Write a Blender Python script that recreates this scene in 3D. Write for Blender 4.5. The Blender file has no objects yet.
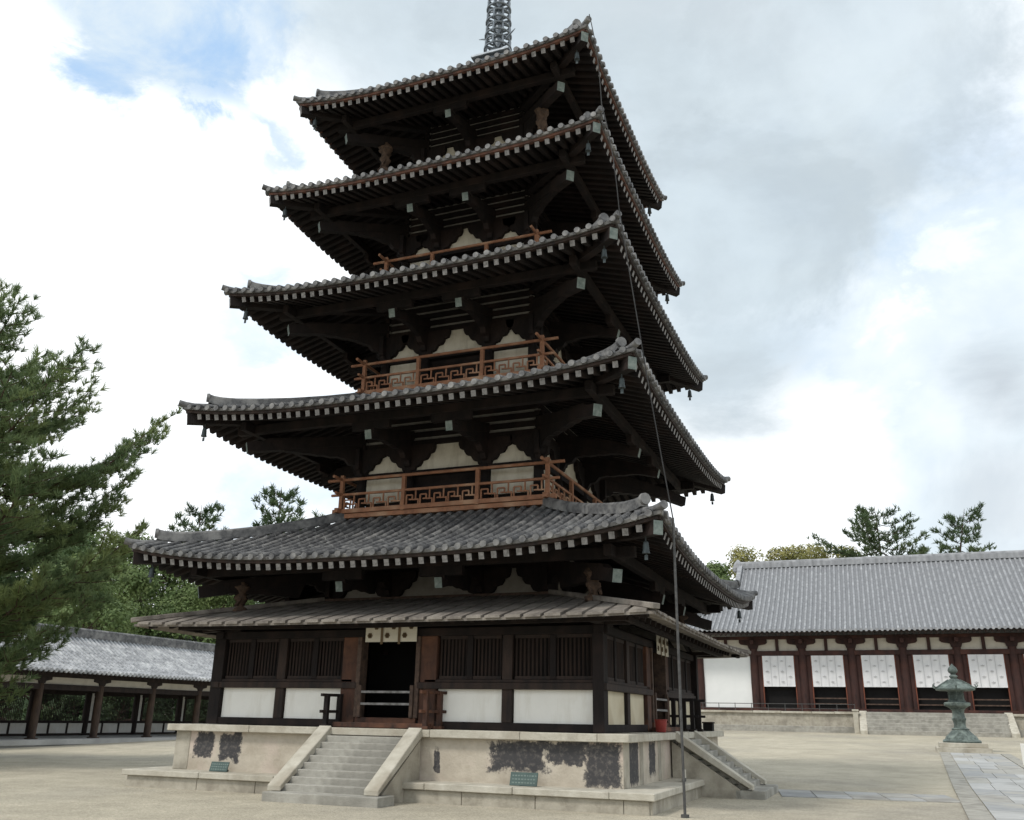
import bpy, bmesh, math, random
from math import sin, cos, pi, radians, sqrt, hypot, exp, atan2
from mathutils import Vector, Matrix
random.seed(11)
SC = bpy.context.scene
COL = SC.collection
ORG = {}

# ---------------------------------------------------------------- helpers
class MB:
    """collects faces; build() links them as ONE mesh object"""
    def __init__(self, M=None):
        self.v = []; self.f = []; self.m = []; self.M = M
    def add(self, vs, fs, mi=0):
        o = len(self.v)
        if self.M is not None:
            vs = [tuple(self.M @ Vector(p)) for p in vs]
        self.v += [tuple(p) for p in vs]
        self.f += [tuple(i + o for i in q) for q in fs]
        self.m += [mi] * len(fs) if isinstance(mi, int) else list(mi)
    def box(self, x0, x1, y0, y1, z0, z1, mi=0):
        vs = [(x, y, z) for z in (z0, z1) for y in (y0, y1) for x in (x0, x1)]
        self.add(vs, [(0, 2, 3, 1), (4, 5, 7, 6), (0, 1, 5, 4), (2, 6, 7, 3), (0, 4, 6, 2), (1, 3, 7, 5)], mi)
    def sweep(self, pts, w, h, mi=0, end0=None, end1=None, up=(0, 0, 1), drop=0.0):
        """box section w x h carried along pts; section hangs so that its top is at pts when drop=1, centred when .5"""
        pts = [Vector(p) for p in pts]; up = Vector(up); vs = []; fs = []; ms = []
        n = len(pts)
        for i, p in enumerate(pts):
            d = (pts[min(i + 1, n - 1)] - pts[max(i - 1, 0)]).normalized()
            s = d.cross(up).normalized(); u = s.cross(d).normalized()
            lo = -h * drop; hi = h * (1 - drop)
            vs += [p - s * w / 2 + u * lo, p + s * w / 2 + u * lo, p + s * w / 2 + u * hi, p - s * w / 2 + u * hi]
        for i in range(n - 1):
            a = i * 4; b = a + 4
            for j in range(4):
                fs.append((a + j, a + (j + 1) % 4, b + (j + 1) % 4, b + j)); ms.append(mi)
        fs.append((3, 2, 1, 0)); ms.append(mi if end0 is None else end0)
        e = (n - 1) * 4
        fs.append((e, e + 1, e + 2, e + 3)); ms.append(mi if end1 is None else end1)
        self.add(vs, fs, ms)
    def cyl(self, p, q, r0, r1=None, n=10, mi=0, caps=True):
        r1 = r0 if r1 is None else r1
        p = Vector(p); q = Vector(q); d = (q - p).normalized()
        a = Vector((1, 0, 0)) if abs(d.x) < .9 else Vector((0, 1, 0))
        s = d.cross(a).normalized(); u = s.cross(d)
        vs = []
        for c, r in ((p, r0), (q, r1)):
            for i in range(n):
                t = 2 * pi * i / n
                vs.append(c + (s * cos(t) + u * sin(t)) * r)
        fs = [(i, i + n, (i + 1) % n + n, (i + 1) % n) for i in range(n)]
        if caps:
            fs += [tuple(range(n)), tuple(range(2 * n - 1, n - 1, -1))]
        self.add(vs, fs, mi)
    def tube(self, pts, rs, n=6, mi=0):
        pts = [Vector(p) for p in pts]; vs = []; fs = []
        if not isinstance(rs, (list, tuple)): rs = [rs] * len(pts)
        ref = Vector((0.31, 0.2, 0.93)).normalized()
        for i, p in enumerate(pts):
            d = (pts[min(i + 1, len(pts) - 1)] - pts[max(i - 1, 0)]).normalized()
            a = ref if abs(d.dot(ref)) < .95 else Vector((1, 0, 0))
            s = d.cross(a).normalized(); u = s.cross(d)
            for k in range(n):
                t = 2 * pi * k / n
                vs.append(p + (s * cos(t) + u * sin(t)) * rs[i])
        for i in range(len(pts) - 1):
            for k in range(n):
                fs.append((i * n + k, i * n + (k + 1) % n, (i + 1) * n + (k + 1) % n, (i + 1) * n + k))
        fs.append(tuple(range(n - 1, -1, -1))); e = (len(pts) - 1) * n
        fs.append(tuple(range(e, e + n)))
        self.add(vs, fs, mi)
    def lathe(self, prof, n=16, c=(0, 0, 0), mi=0, wob=None):
        vs = []; fs = []
        for j, (r, z) in enumerate(prof):
            for i in range(n):
                t = 2 * pi * (i + .5) / n
                k = 1 if wob is None else wob(t, j)
                vs.append((c[0] + r * k * cos(t), c[1] + r * k * sin(t), c[2] + z))
        for j in range(len(prof) - 1):
            for i in range(n):
                fs.append((j * n + i, j * n + (i + 1) % n, (j + 1) * n + (i + 1) % n, (j + 1) * n + i))
        fs.append(tuple(range(n - 1, -1, -1))); e = (len(prof) - 1) * n
        fs.append(tuple(range(e, e + n)))
        self.add(vs, fs, mi)
    def prism(self, poly, fn, d0, d1, mi=0):
        """poly: 2D points; fn(a, b, d) -> xyz; extruded between depths d0 and d1"""
        n = len(poly)
        vs = [fn(a, b, d0) for a, b in poly] + [fn(a, b, d1) for a, b in poly]
        fs = [tuple(range(n)), tuple(range(2 * n - 1, n - 1, -1))]
        fs += [(i, i + n, (i + 1) % n + n, (i + 1) % n) for i in range(n)]
        self.add(vs, fs, mi)
    def build(self, name, mats, parent=None, bevel=0, smooth=None, org=None):
        if not isinstance(mats, (list, tuple)): mats = [mats]
        xs = [p[0] for p in self.v]; ys = [p[1] for p in self.v]; zs = [p[2] for p in self.v]
        if org is None:
            org = ((min(xs) + max(xs)) / 2, (min(ys) + max(ys)) / 2, min(zs))
        me = bpy.data.meshes.new(name)
        me.from_pydata([(x - org[0], y - org[1], z - org[2]) for x, y, z in self.v], [], self.f)
        for m in mats: me.materials.append(m)
        me.polygons.foreach_set('material_index', self.m)
        bm = bmesh.new(); bm.from_mesh(me)
        if len(bm.faces) < 60000: bmesh.ops.recalc_face_normals(bm, faces=bm.faces)
        if bevel:
            bmesh.ops.bevel(bm, geom=list(bm.edges), offset=bevel, segments=1, affect='EDGES', clamp_overlap=True)
        bm.to_mesh(me); bm.free()
        if smooth:
            me.polygons.foreach_set('use_smooth', [True] * len(me.polygons))
            me.set_sharp_from_angle(angle=radians(smooth))
        o = bpy.data.objects.new(name, me); COL.objects.link(o)
        po = (0, 0, 0)
        if parent is not None:
            o.parent = parent; po = ORG[parent.name]
        o.location = (org[0] - po[0], org[1] - po[1], org[2] - po[2])
        ORG[o.name] = org
        return o

def tag(o, label=None, cat=None, group=None, kind=None):
    if label: o['label'] = label
    if cat: o['category'] = cat
    if group: o['group'] = group
    if kind: o['kind'] = kind
    return o
def empty(name, loc, label=None, cat=None, group=None):
    o = bpy.data.objects.new(name, None); COL.objects.link(o); o.location = loc
    o.empty_display_size = .3; ORG[o.name] = tuple(loc)
    return tag(o, label, cat, group)
def copy_tree(o, loc=None, rz=None, sc=None, label=None, parent=None):
    c = o.copy(); COL.objects.link(c)
    if parent is not None: c.parent = parent
    for ch in list(o.children): copy_tree(ch, parent=c)
    if loc is not None: c.location = loc
    if rz is not None: c.rotation_euler = (0, 0, rz)
    if sc is not None: c.scale = (sc, sc, sc) if not isinstance(sc, tuple) else sc
    if label: c['label'] = label
    ORG[c.name] = tuple(c.location)
    return c
def RZ(k): return Matrix.Rotation(k * pi / 2, 4, 'Z')
def lerp(a, b, t): return a + (b - a) * t
def sm(t):
    t = max(0, min(1, t)); return t * t * (3 - 2 * t)

# ---------------------------------------------------------------- materials
def mat(name, c1, c2=None, rough=.8, scale=4, detail=6, bump=.0, bscale=None, c3=None, s3=.6, stretch=(1, 1, 1), metal=0, spec=.3, lo=.35, hi=.65, extra=None):
    m = bpy.data.materials.new(name); m.use_nodes = True
    nt = m.node_tree; N = nt.nodes; L = nt.links
    b = N['Principled BSDF']
    b.inputs['Roughness'].default_value = rough; b.inputs['Metallic'].default_value = metal
    b.inputs['Specular IOR Level'].default_value = spec
    c2 = c2 or tuple(x * .7 for x in c1)
    tc = N.new('ShaderNodeTexCoord'); mp = N.new('ShaderNodeMapping'); mp.inputs['Scale'].default_value = stretch
    L.new(tc.outputs['Object'], mp.inputs['Vector'])
    n = N.new('ShaderNodeTexNoise'); n.inputs['Scale'].default_value = scale; n.inputs['Detail'].default_value = detail
    n.inputs['Roughness'].default_value = .62
    L.new(mp.outputs['Vector'], n.inputs['Vector'])
    r = N.new('ShaderNodeMapRange'); r.inputs['From Min'].default_value = lo; r.inputs['From Max'].default_value = hi
    L.new(n.outputs['Fac'], r.inputs['Value'])
    mx = N.new('ShaderNodeMix'); mx.data_type = 'RGBA'
    mx.inputs['A'].default_value = (*c1, 1); mx.inputs['B'].default_value = (*c2, 1)
    L.new(r.outputs['Result'], mx.inputs['Factor'])
    out = mx.outputs['Result']
    if c3:
        n3 = N.new('ShaderNodeTexNoise'); n3.inputs['Scale'].default_value = s3; n3.inputs['Detail'].default_value = 5
        L.new(tc.outputs['Object'], n3.inputs['Vector'])
        r3 = N.new('ShaderNodeMapRange'); r3.inputs['From Min'].default_value = .48; r3.inputs['From Max'].default_value = .68
        L.new(n3.outputs['Fac'], r3.inputs['Value'])
        m3 = N.new('ShaderNodeMix'); m3.data_type = 'RGBA'; m3.inputs['B'].default_value = (*c3, 1)
        L.new(out, m3.inputs['A']); L.new(r3.outputs['Result'], m3.inputs['Factor'])
        out = m3.outputs['Result']
    if extra: out = extra(N, L, tc, out)
    L.new(out, b.inputs['Base Color'])
    if bump:
        bn = N.new('ShaderNodeTexNoise'); bn.inputs['Scale'].default_value = bscale or scale * 6; bn.inputs['Detail'].default_value = 4
        L.new(mp.outputs['Vector'], bn.inputs['Vector'])
        bp = N.new('ShaderNodeBump'); bp.inputs['Strength'].default_value = bump; bp.inputs['Distance'].default_value = .03
        L.new(bn.outputs['Fac'], bp.inputs['Height']); L.new(bp.outputs['Normal'], b.inputs['Normal'])
    return m

M = {}
M['wood'] = mat('dark_old_wood', (.0155, .0108, .0100), (.0072, .0056, .0058), .85, 5, bump=.3, stretch=(1, 1, .25), c3=(.026, .0165, .014), s3=1.5)
M['lattice'] = mat('lattice_wood', (.042, .026, .020), (.016, .012, .011), .75, 6, bump=.3, stretch=(1, 1, .2))
M['rail'] = mat('weathered_rail_wood', (.115, .075, .055), (.05, .034, .028), .8, 7, bump=.3, stretch=(1, 1, 1))
M['redwood'] = mat('worn_red_wood', (.085, .038, .024), (.028, .017, .014), .75, 4, bump=.3, stretch=(1, 1, .3), c3=(.17, .075, .042), s3=1.3)
M['balc'] = mat('balustrade_wood', (.35, .165, .092), (.22, .105, .062), .8, 8, bump=.3, c3=(.43, .26, .165), s3=2)
M['eaveboard'] = mat('eave_board_wood', (.17, .08, .055), (.05, .03, .026), .75, 3, bump=.2)
M['pale_end'] = mat('painted_rafter_end', (.30, .288, .285), (.13, .125, .12), .8, 11)
M['green_end'] = mat('verdigris_cap', (.24, .275, .255), (.12, .155, .145), .7, 10)
M['greyplaster'] = mat('grey_plaster', (.30, .28, .25), (.22, .20, .18), .9, 3)
def grime(amount, col, sx=9, sz=1.2):
    def fn(N, L, tc, base):
        mp = N.new('ShaderNodeMapping'); mp.inputs['Scale'].default_value = (sx, sx, sz); L.new(tc.outputs['Object'], mp.inputs['Vector'])
        n = N.new('ShaderNodeTexNoise'); n.inputs['Scale'].default_value = 1; n.inputs['Detail'].default_value = 8; n.inputs['Roughness'].default_value = .68
        L.new(mp.outputs[0], n.inputs['Vector'])
        q = N.new('ShaderNodeMapRange'); q.inputs['From Min'].default_value = .50; q.inputs['From Max'].default_value = .78; q.inputs['To Max'].default_value = amount; L.new(n.outputs['Fac'], q.inputs['Value'])
        m_ = N.new('ShaderNodeMix'); m_.data_type = 'RGBA'; m_.inputs['B'].default_value = (*col, 1); L.new(base, m_.inputs['A']); L.new(q.outputs[0], m_.inputs['Factor'])
        return m_.outputs['Result']
    return fn
M['strip'] = mat('plaster_strip', (.30, .29, .27), (.20, .19, .18), .9, 5)
M['hallwhite'] = mat('hall_white_wall', (.80, .81, .80), (.76, .77, .76), .9, 1.2)
M['cream'] = mat('aged_plaster', (.66, .62, .53), (.57, .53, .44), .9, 3, bump=.1, c3=(.45, .41, .33), s3=2, extra=grime(.6, (.30, .26, .20), 6, 1.5))
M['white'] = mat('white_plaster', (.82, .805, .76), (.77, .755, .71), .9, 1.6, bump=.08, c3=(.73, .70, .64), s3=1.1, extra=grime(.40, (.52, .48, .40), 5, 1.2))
M['white_shade'] = mat('shaded_white_plaster', (.66, .60, .46), (.58, .51, .37), .9, 2, c3=(.52, .45, .32), s3=1.5)  # white panels of the less lit sides, their weaker light put into the colour
M['tile'] = mat('grey_roof_tile', (.145, .144, .144), (.052, .052, .055), .6, 9, bump=.3, c3=(.235, .23, .222), s3=3.2, spec=.5)
M['tile_hall'] = mat('hall_roof_tile', (.31, .315, .33), (.25, .255, .265), .5, 5, bump=.15, c3=(.34, .345, .36), s3=2.5, spec=.5)
def tile_rows(N, L, tc, base):
    w = N.new('ShaderNodeTexNoise'); w.inputs['Scale'].default_value = 1; w.inputs['Detail'].default_value = 2
    mp = N.new('ShaderNodeMapping'); mp.inputs['Scale'].default_value = (2.7, 3.2, 0); L.new(tc.outputs['Object'], mp.inputs['Vector']); L.new(mp.outputs[0], w.inputs['Vector'])
    q = N.new('ShaderNodeMapRange'); q.inputs['From Min'].default_value = .3; q.inputs['From Max'].default_value = .7; q.inputs['To Min'].default_value = .68; q.inputs['To Max'].default_value = 1.2; L.new(w.outputs['Fac'], q.inputs['Value'])
    v = N.new('ShaderNodeVectorMath'); v.operation = 'SCALE'; L.new(base, v.inputs[0]); L.new(q.outputs[0], v.inputs['Scale']); return v.outputs[0]
M['tile_hall'] = mat('hall_roof_tile', (.30, .305, .32), (.24, .245, .255), .5, 5, bump=.15, c3=(.34, .345, .355), s3=2.5, spec=.5, extra=tile_rows)
M['tile_pan'] = mat('hall_pan_tile', (.21, .215, .225), (.165, .17, .18), .6, 4, spec=.4)
M['strut'] = mat('carved_strut_wood', (.12, .075, .05), (.05, .034, .026), .8, 9, bump=.4)
M['tile_corr'] = mat('corridor_roof_tile', (.40, .41, .43), (.19, .20, .21), .5, 5, bump=.15, c3=(.50, .51, .52), s3=1.6, spec=.5)
M['board'] = mat('roof_board', (.22, .195, .17), (.115, .10, .088), .85, 5, bump=.4, c3=(.29, .26, .225), s3=1.7)
M['stone'] = mat('pale_stone', (.45, .415, .345), (.34, .31, .25), .9, 3, bump=.35, bscale=30, c3=(.27, .245, .20), s3=1.3, extra=grime(.6, (.20, .18, .15), 3, 3))
M['slab'] = mat('slab_stone', (.54, .51, .435), (.43, .40, .33), .9, 4, bump=.35, bscale=40, c3=(.34, .30, .235), s3=.8, extra=grime(.6, (.24, .215, .175), 3, 3))
M['step'] = mat('step_stone', (.40, .385, .34), (.31, .295, .26), .9, 5, bump=.4, bscale=35, c3=(.25, .24, .21), s3=1.8, extra=grime(.65, (.18, .17, .15), 2.5, 5))
M['pavestone'] = mat('paving_stone', (.47, .47, .46), (.39, .39, .38), .95, 2, bump=.2, bscale=30, c3=(.33, .33, .32), s3=.7, spec=.12)
M['pave_b'] = mat('paving_stone_warm', (.43, .42, .39), (.35, .34, .31), .95, 3, bump=.25, bscale=30, c3=(.28, .27, .25), s3=.9, spec=.12)
M['pave_c'] = mat('paving_stone_grey', (.36, .365, .365), (.29, .295, .295), .95, 3, bump=.25, bscale=30, c3=(.42, .40, .35), s3=.8, spec=.12)
M['bronze'] = mat('bronze_patina', (.15, .185, .17), (.07, .085, .078), .7, 9, bump=.5, c3=(.24, .285, .26), s3=3, metal=.35)
M['metal'] = mat('grey_metal', (.11, .108, .105), (.06, .06, .06), .6, 10, metal=.3)
M['cable'] = mat('dark_cable', (.035, .034, .034), (.02, .02, .02), .7, 10)
M['ironwork'] = mat('finial_bronze', (.24, .27, .30), (.14, .16, .18), .45, 6, metal=.5)
M['bell'] = mat('bell_bronze', (.09, .11, .115), (.05, .06, .065), .6, 9, metal=.4)
M['sign'] = mat('green_sign', (.075, .115, .105), (.055, .085, .08), .6, 6)
M['signink'] = mat('sign_lettering', (.17, .22, .20), (.13, .17, .155), .7, 8)
M['bucket'] = mat('red_bucket', (.30, .045, .038), (.22, .032, .028), .45, 5)
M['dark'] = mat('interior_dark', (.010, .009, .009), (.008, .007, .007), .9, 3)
M['hallwood'] = mat('hall_red_brown_wood', (.058, .026, .022), (.026, .0145, .0135), .75, 3, bump=.2, stretch=(1, 1, .25), c3=(.085, .036, .027), s3=.7)
M['halljamb'] = mat('hall_jamb_wood', (.19, .062, .036), (.10, .034, .024), .7, 3, stretch=(1, 1, .25))
M['hallcream'] = mat('hall_plaster', (.62, .58, .50), (.52, .48, .41), .9, 2)
M['corrwood'] = mat('corridor_wood', (.040, .028, .024), (.02, .015, .014), .75, 4, stretch=(1, 1, .3), bump=.3)
M['corrpost'] = mat('corridor_post_wood', (.105, .068, .048), (.036, .026, .022), .75, 3, stretch=(1, 1, .3), bump=.3)
M['trunk'] = mat('pine_bark', (.10, .065, .045), (.05, .034, .026), .9, 5, bump=.5)
M['cloth_white'] = None
def leafmat(name, c1, c2, c3, s3, trans=.25):
    m = mat(name, c1, c2, .6, 1.4, c3=c3, s3=s3, spec=.25)
    nt = m.node_tree; N = nt.nodes; L = nt.links; b = N['Principled BSDF']
    src = b.inputs['Base Color'].links[0].from_socket
    t = N.new('ShaderNodeBsdfTranslucent'); L.new(src, t.inputs['Color'])
    a = N.new('ShaderNodeMixShader'); a.inputs[0].default_value = trans
    L.new(b.outputs[0], a.inputs[1]); L.new(t.outputs[0], a.inputs[2])
    L.new(a.outputs[0], N['Material Output'].inputs['Surface'])
    return m
M['needle'] = leafmat('pine_needles', (.19, .25, .11), (.105, .16, .075), (.25, .30, .115), .55, .48)
M['needle_far'] = leafmat('far_pine_needles', (.09, .135, .06), (.06, .095, .048), (.125, .165, .07), .3)
M['leaf_a'] = leafmat('green_leaves', (.15, .205, .07), (.095, .145, .052), (.20, .25, .09), .25)
M['leaf_b'] = leafmat('dark_green_leaves', (.10, .155, .06), (.065, .11, .045), (.145, .195, .075), .3)
M['leaf_y'] = leafmat('yellow_green_leaves', (.30, .29, .10), (.21, .22, .08), (.36, .33, .13), .3)
M['bush'] = leafmat('bush_leaves', (.05, .085, .03), (.032, .055, .024), (.08, .11, .04), .6)

def podium_extra(N, L, tc, base):
    """flaked-off plaster: dark patches with ragged outlines at places along the podium face (world-sized, object space)"""
    sep = N.new('ShaderNodeSeparateXYZ'); L.new(tc.outputs['Object'], sep.inputs[0])
    nz = N.new('ShaderNodeTexNoise'); nz.inputs['Scale'].default_value = 3.2; nz.inputs['Detail'].default_value = 8; nz.inputs['Roughness'].default_value = .7
    L.new(tc.outputs['Object'], nz.inputs['Vector'])
    mpf = N.new('ShaderNodeMapping'); mpf.inputs['Scale'].default_value = (1, 1, 1); L.new(tc.outputs['Object'], mpf.inputs['Vector'])
    nf = N.new('ShaderNodeTexNoise'); nf.inputs['Scale'].default_value = 13; nf.inputs['Detail'].default_value = 6; nf.inputs['Roughness'].default_value = .7; L.new(mpf.outputs[0], nf.inputs['Vector'])
    def math_(op, a, b=None):
        n = N.new('ShaderNodeMath'); n.operation = op
        for i, x in enumerate((a, b)):
            if x is None: continue
            if isinstance(x, (int, float)): n.inputs[i].default_value = x
            else: L.new(x, n.inputs[i])
        return n.outputs[0]
    def soft(v):
        q = N.new('ShaderNodeMapRange'); q.inputs['From Min'].default_value = -.02; q.inputs['From Max'].default_value = .22; L.new(v, q.inputs['Value']); return q.outputs['Result']
    tot = None
    # axis, centre, half-width, z centre, z half, ragged amount
    for ax, c, hw, zc, zh, rag in ((0, 3.05, .62, .60, .27, .9), (0, 4.72, .36, .52, .42, .22), (0, 4.0, .50, .70, .22, 1.4), (0, -4.30, .27, .66, .28, .9), (0, -3.62, .28, .62, .32, 1.1), (0, 1.35, .07, .5, .22, 1.0),
                                   (1, -4.35, .40, .55, .42, .25), (1, -2.85, .3, .58, .34, .4), (1, 3.2, .4, .5, .3, .9)):
        other = 1 if ax == 0 else 0
        d = math_('DIVIDE', math_('ABSOLUTE', math_('SUBTRACT', sep.outputs[ax], c)), hw)
        dz = math_('DIVIDE', math_('ABSOLUTE', math_('SUBTRACT', sep.outputs[2], zc)), zh)
        m_ = math_('SUBTRACT', 1.0, math_('MAXIMUM', d, dz))
        m_ = math_('ADD', math_('MULTIPLY', m_, 1.3), math_('ADD', math_('MULTIPLY', math_('SUBTRACT', nz.outputs['Fac'], .5), 2.6 * rag), math_('MULTIPLY', math_('SUBTRACT', nf.outputs['Fac'], .5), 1.25)))
        side = math_('GREATER_THAN', math_('MULTIPLY', sep.outputs[other], -1.0 if ax == 0 else 1.0), 4.6)
        box = math_('LESS_THAN', math_('MAXIMUM', d, dz), 1.12)
        m_ = math_('MULTIPLY', math_('MULTIPLY', soft(m_), side), box)
        tot = m_ if tot is None else math_('MAXIMUM', tot, m_)
    mx = N.new('ShaderNodeMix'); mx.data_type = 'RGBA'; dk = N.new('ShaderNodeMix'); dk.data_type = 'RGBA'; dk.inputs['A'].default_value = (.060, .058, .060, 1); dk.inputs['B'].default_value = (.20, .18, .16, 1)
    dr = N.new('ShaderNodeMapRange'); dr.inputs['From Min'].default_value = .50; dr.inputs['From Max'].default_value = .78; L.new(nf.outputs['Fac'], dr.inputs['Value']); L.new(dr.outputs[0], dk.inputs['Factor'])
    L.new(dk.outputs['Result'], mx.inputs['B']); L.new(base, mx.inputs['A']); L.new(tot, mx.inputs['Factor'])
    return mx.outputs['Result']
def podium_all(N, L, tc, base): return podium_extra(N, L, tc, grime(.6, (.30, .25, .19), 1.6, 2.4)(N, L, tc, base))
M['podium'] = mat('podium_plaster', (.54, .485, .40), (.42, .37, .30), .9, 2.4, bump=.3, bscale=25, c3=(.56, .455, .40), s3=.9, extra=podium_all)

def ground_extra(N, L, tc, base):
    n = N.new('ShaderNodeTexNoise'); n.inputs['Scale'].default_value = 26; n.inputs['Detail'].default_value = 3; n.inputs['Roughness'].default_value = .8
    L.new(tc.outputs['Object'], n.inputs['Vector'])
    r = N.new('ShaderNodeMapRange'); r.inputs['From Min'].default_value = .3; r.inputs['From Max'].default_value = .7; r.inputs['To Min'].default_value = .62; r.inputs['To Max'].default_value = 1.3
    L.new(n.outputs['Fac'], r.inputs['Value'])
    m2 = N.new('ShaderNodeTexNoise'); m2.inputs['Scale'].default_value = 90; m2.inputs['Detail'].default_value = 1
    L.new(tc.outputs['Object'], m2.inputs['Vector'])
    r2 = N.new('ShaderNodeMapRange'); r2.inputs['From Min'].default_value = .3; r2.inputs['From Max'].default_value = .7; r2.inputs['To Min'].default_value = .7; r2.inputs['To Max'].default_value = 1.3
    L.new(m2.outputs['Fac'], r2.inputs['Value'])
    mm = N.new('ShaderNodeMath'); mm.operation = 'MULTIPLY'; L.new(r.outputs[0], mm.inputs[0]); L.new(r2.outputs[0], mm.inputs[1])
    n4 = N.new('ShaderNodeTexNoise'); n4.inputs['Scale'].default_value = 1.1; n4.inputs['Detail'].default_value = 7; n4.inputs['Roughness'].default_value = .7
    L.new(tc.outputs['Object'], n4.inputs['Vector'])
    r4 = N.new('ShaderNodeMapRange'); r4.inputs['From Min'].default_value = .3; r4.inputs['From Max'].default_value = .7; r4.inputs['To Min'].default_value = .82; r4.inputs['To Max'].default_value = 1.14
    L.new(n4.outputs['Fac'], r4.inputs['Value'])
    m5 = N.new('ShaderNodeMath'); m5.operation = 'MULTIPLY'; L.new(mm.outputs[0], m5.inputs[0]); L.new(r4.outputs[0], m5.inputs[1]); mm = m5
    v = N.new('ShaderNodeVectorMath'); v.operation = 'SCALE'
    L.new(base, v.inputs[0]); L.new(mm.outputs[0], v.inputs['Scale'])
    return v.outputs[0]
M['ground'] = mat('sand_ground', (.475, .43, .335), (.40, .36, .278), .95, .35, bump=.35, bscale=40, c3=(.355, .325, .265), s3=.13, extra=ground_extra)

# ---------------------------------------------------------------- ground
G0 = .10
def gz(y): return G0 + .9 * max(0., min(1., (y - 6) / 46.))
mb = MB()
xs = [-1500, -300, -100, -60, -30, -10, 0, 10, 30, 60, 100, 300, 1500]
ys = [-1500, -300, -60, -20, 0, 6, 14, 22, 30, 38, 46, 52, 70, 120, 300, 1500]
mb.add([(x, y, gz(y)) for y in ys for x in xs],
       [(j * len(xs) + i, j * len(xs) + i + 1, (j + 1) * len(xs) + i + 1, (j + 1) * len(xs) + i) for j in range(len(ys) - 1) for i in range(len(xs) - 1)])
tag(mb.build('ground', M['ground'], org=(0, 0, 0)), kind='structure')

# stone paths: sheets of slabs just above the sand
def slab_path(name, P0, P1, w, nx, nl, matl, lift=.02):
    mb = MB(); P0 = Vector(P0); P1 = Vector(P1); d = (P1 - P0); Lp = d.length; d.normalize(); s = Vector((d.y, -d.x, 0))
    rows = nl; g = .010
    for i in range(rows):
        a = Lp * i / rows + g; b = Lp * (i + 1) / rows - g
        off = random.uniform(-.25, .25) * w / nx
        cuts = [0] + [w * (k + 1) / nx + off + random.uniform(-.1, .1) * w / nx for k in range(nx - 1)] + [w]
        for k in range(nx):
            lf = lift + random.uniform(-.004, .004)
            vs = []
            for (l, t) in ((a, cuts[k] + g), (b, cuts[k] + g), (b, cuts[k + 1] - g), (a, cuts[k + 1] - g)):
                p = P0 + d * l + s * t; vs.append((p.x, p.y, gz(p.y) + lf))
            lo = [(x, y, z - .08) for x, y, z in vs]
            mb.add(vs + lo, [(0, 1, 2, 3), (0, 4, 5, 1), (1, 5, 6, 2), (2, 6, 7, 3), (3, 7, 4, 0)], random.choice((0, 0, 1, 1, 2)))
    return tag(mb.build(name, matl if isinstance(matl, list) else [matl, matl, matl]), kind='structure')
slab_path('path', (10.62, -8, 0), (11.55, 25.2, 0), .42, 1, 30, M['step'], .03)
slab_path('path', (11.05, -8, 0), (11.98, 25.2, 0), 2.0, 3, 15, [M['pavestone'], M['pave_b'], M['pave_c']], .022)
slab_path('path', (13.08, -8, 0), (14.0, 25.2, 0), .40, 1, 30, M['step'], .03)
slab_path('path', (6.98, 2.0, 0), (10.66, 2.55, 0), 2.1, 2, 5, [M['pavestone'], M['pave_b'], M['pave_c']], .02)

# ---------------------------------------------------------------- pagoda
pagoda = empty('pagoda', (0, 0, G0), 'tall five-storey dark timber pagoda with grey tiled roofs on a two-step stone podium', 'pagoda')
def side_boxes(mb, half, thick, z0, z1, mi=0, k=0, x0=None, x1=None):
    mb.M = RZ(k); mb.box(-half if x0 is None else x0, half if x1 is None else x1, -half, -half + thick, z0, z1, mi); mb.M = None

# podium
mb = MB(); mb.box(-5.1, 5.1, -5.1, 5.1, G0 + .2, 1.25)
podium = mb.build('podium', M['podium'], pagoda, org=(0, 0, .33))
mb = MB()
for k in range(4):
    mb.M = RZ(k); x = -5.26; segs = [2.2, 1.7, 2.6, 1.9, 2.12] if k % 2 == 0 else [1.8, 2.4, 2.0, 2.2, 2.12]
    for sg in segs:
        e = min(x + sg, 5.26 - .6 + .0) if sg is segs[-1] else x + sg
        mb.box(x + .004, e - .004, -5.26, -4.66, 1.24 + random.uniform(-.003, .003), 1.384 + random.uniform(-.004, .004)); x += sg
mb.M = None; mb.box(-4.66, 4.66, -4.66, 4.66, 1.24, 1.378)
mb.build('cap_slab', M['slab'], podium, bevel=.012)
for k in range(4):
    for s in (0, 1):
        mb = MB(RZ(k))
        if s == 0: mb.box(4.86, 5.115, -5.097, -4.70, .45, 1.238); mb.build('corner_stone', M['stone'], podium, bevel=.01)
        elif k == 1:
            for xx in (-3.75, -2.2):
                mb.box(xx - .13, xx + .13, -5.112, -4.9, .45, 1.24)
            mb.build('pilaster_stone', M['stone'], podium, bevel=.01)
mb = MB(); mb.box(-5.72, 5.72, -5.72, 5.72, G0 - .2, .34)
for k in range(4):
    mb.M = RZ(k); x = -5.72
    while x < 5.7:
        e = min(x + random.uniform(1.0, 1.9), 5.72); mb.box(x + .006, e - .006, -5.76, -5.5, G0 - .2, .325); x = e
    mb.M = None
lower = mb.build('lower_podium', M['stone'], pagoda, bevel=.008)
mb = MB()
for k in range(4):
    mb.M = RZ(k); x = -5.83
    while x < 5.0:
        e = x + random.uniform(1.4, 2.3)
        if e > 4.4: e = 5.03
        mb.box(x + .005, e - .005, -5.83, -5.03, .33, .45 + random.uniform(-.005, .005)); x = e
mb.M = None; mb.box(-5.03, 5.03, -5.03, 5.03, .33, .447)
mb.build('edge_slab', M['slab'], lower, bevel=.012)

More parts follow.
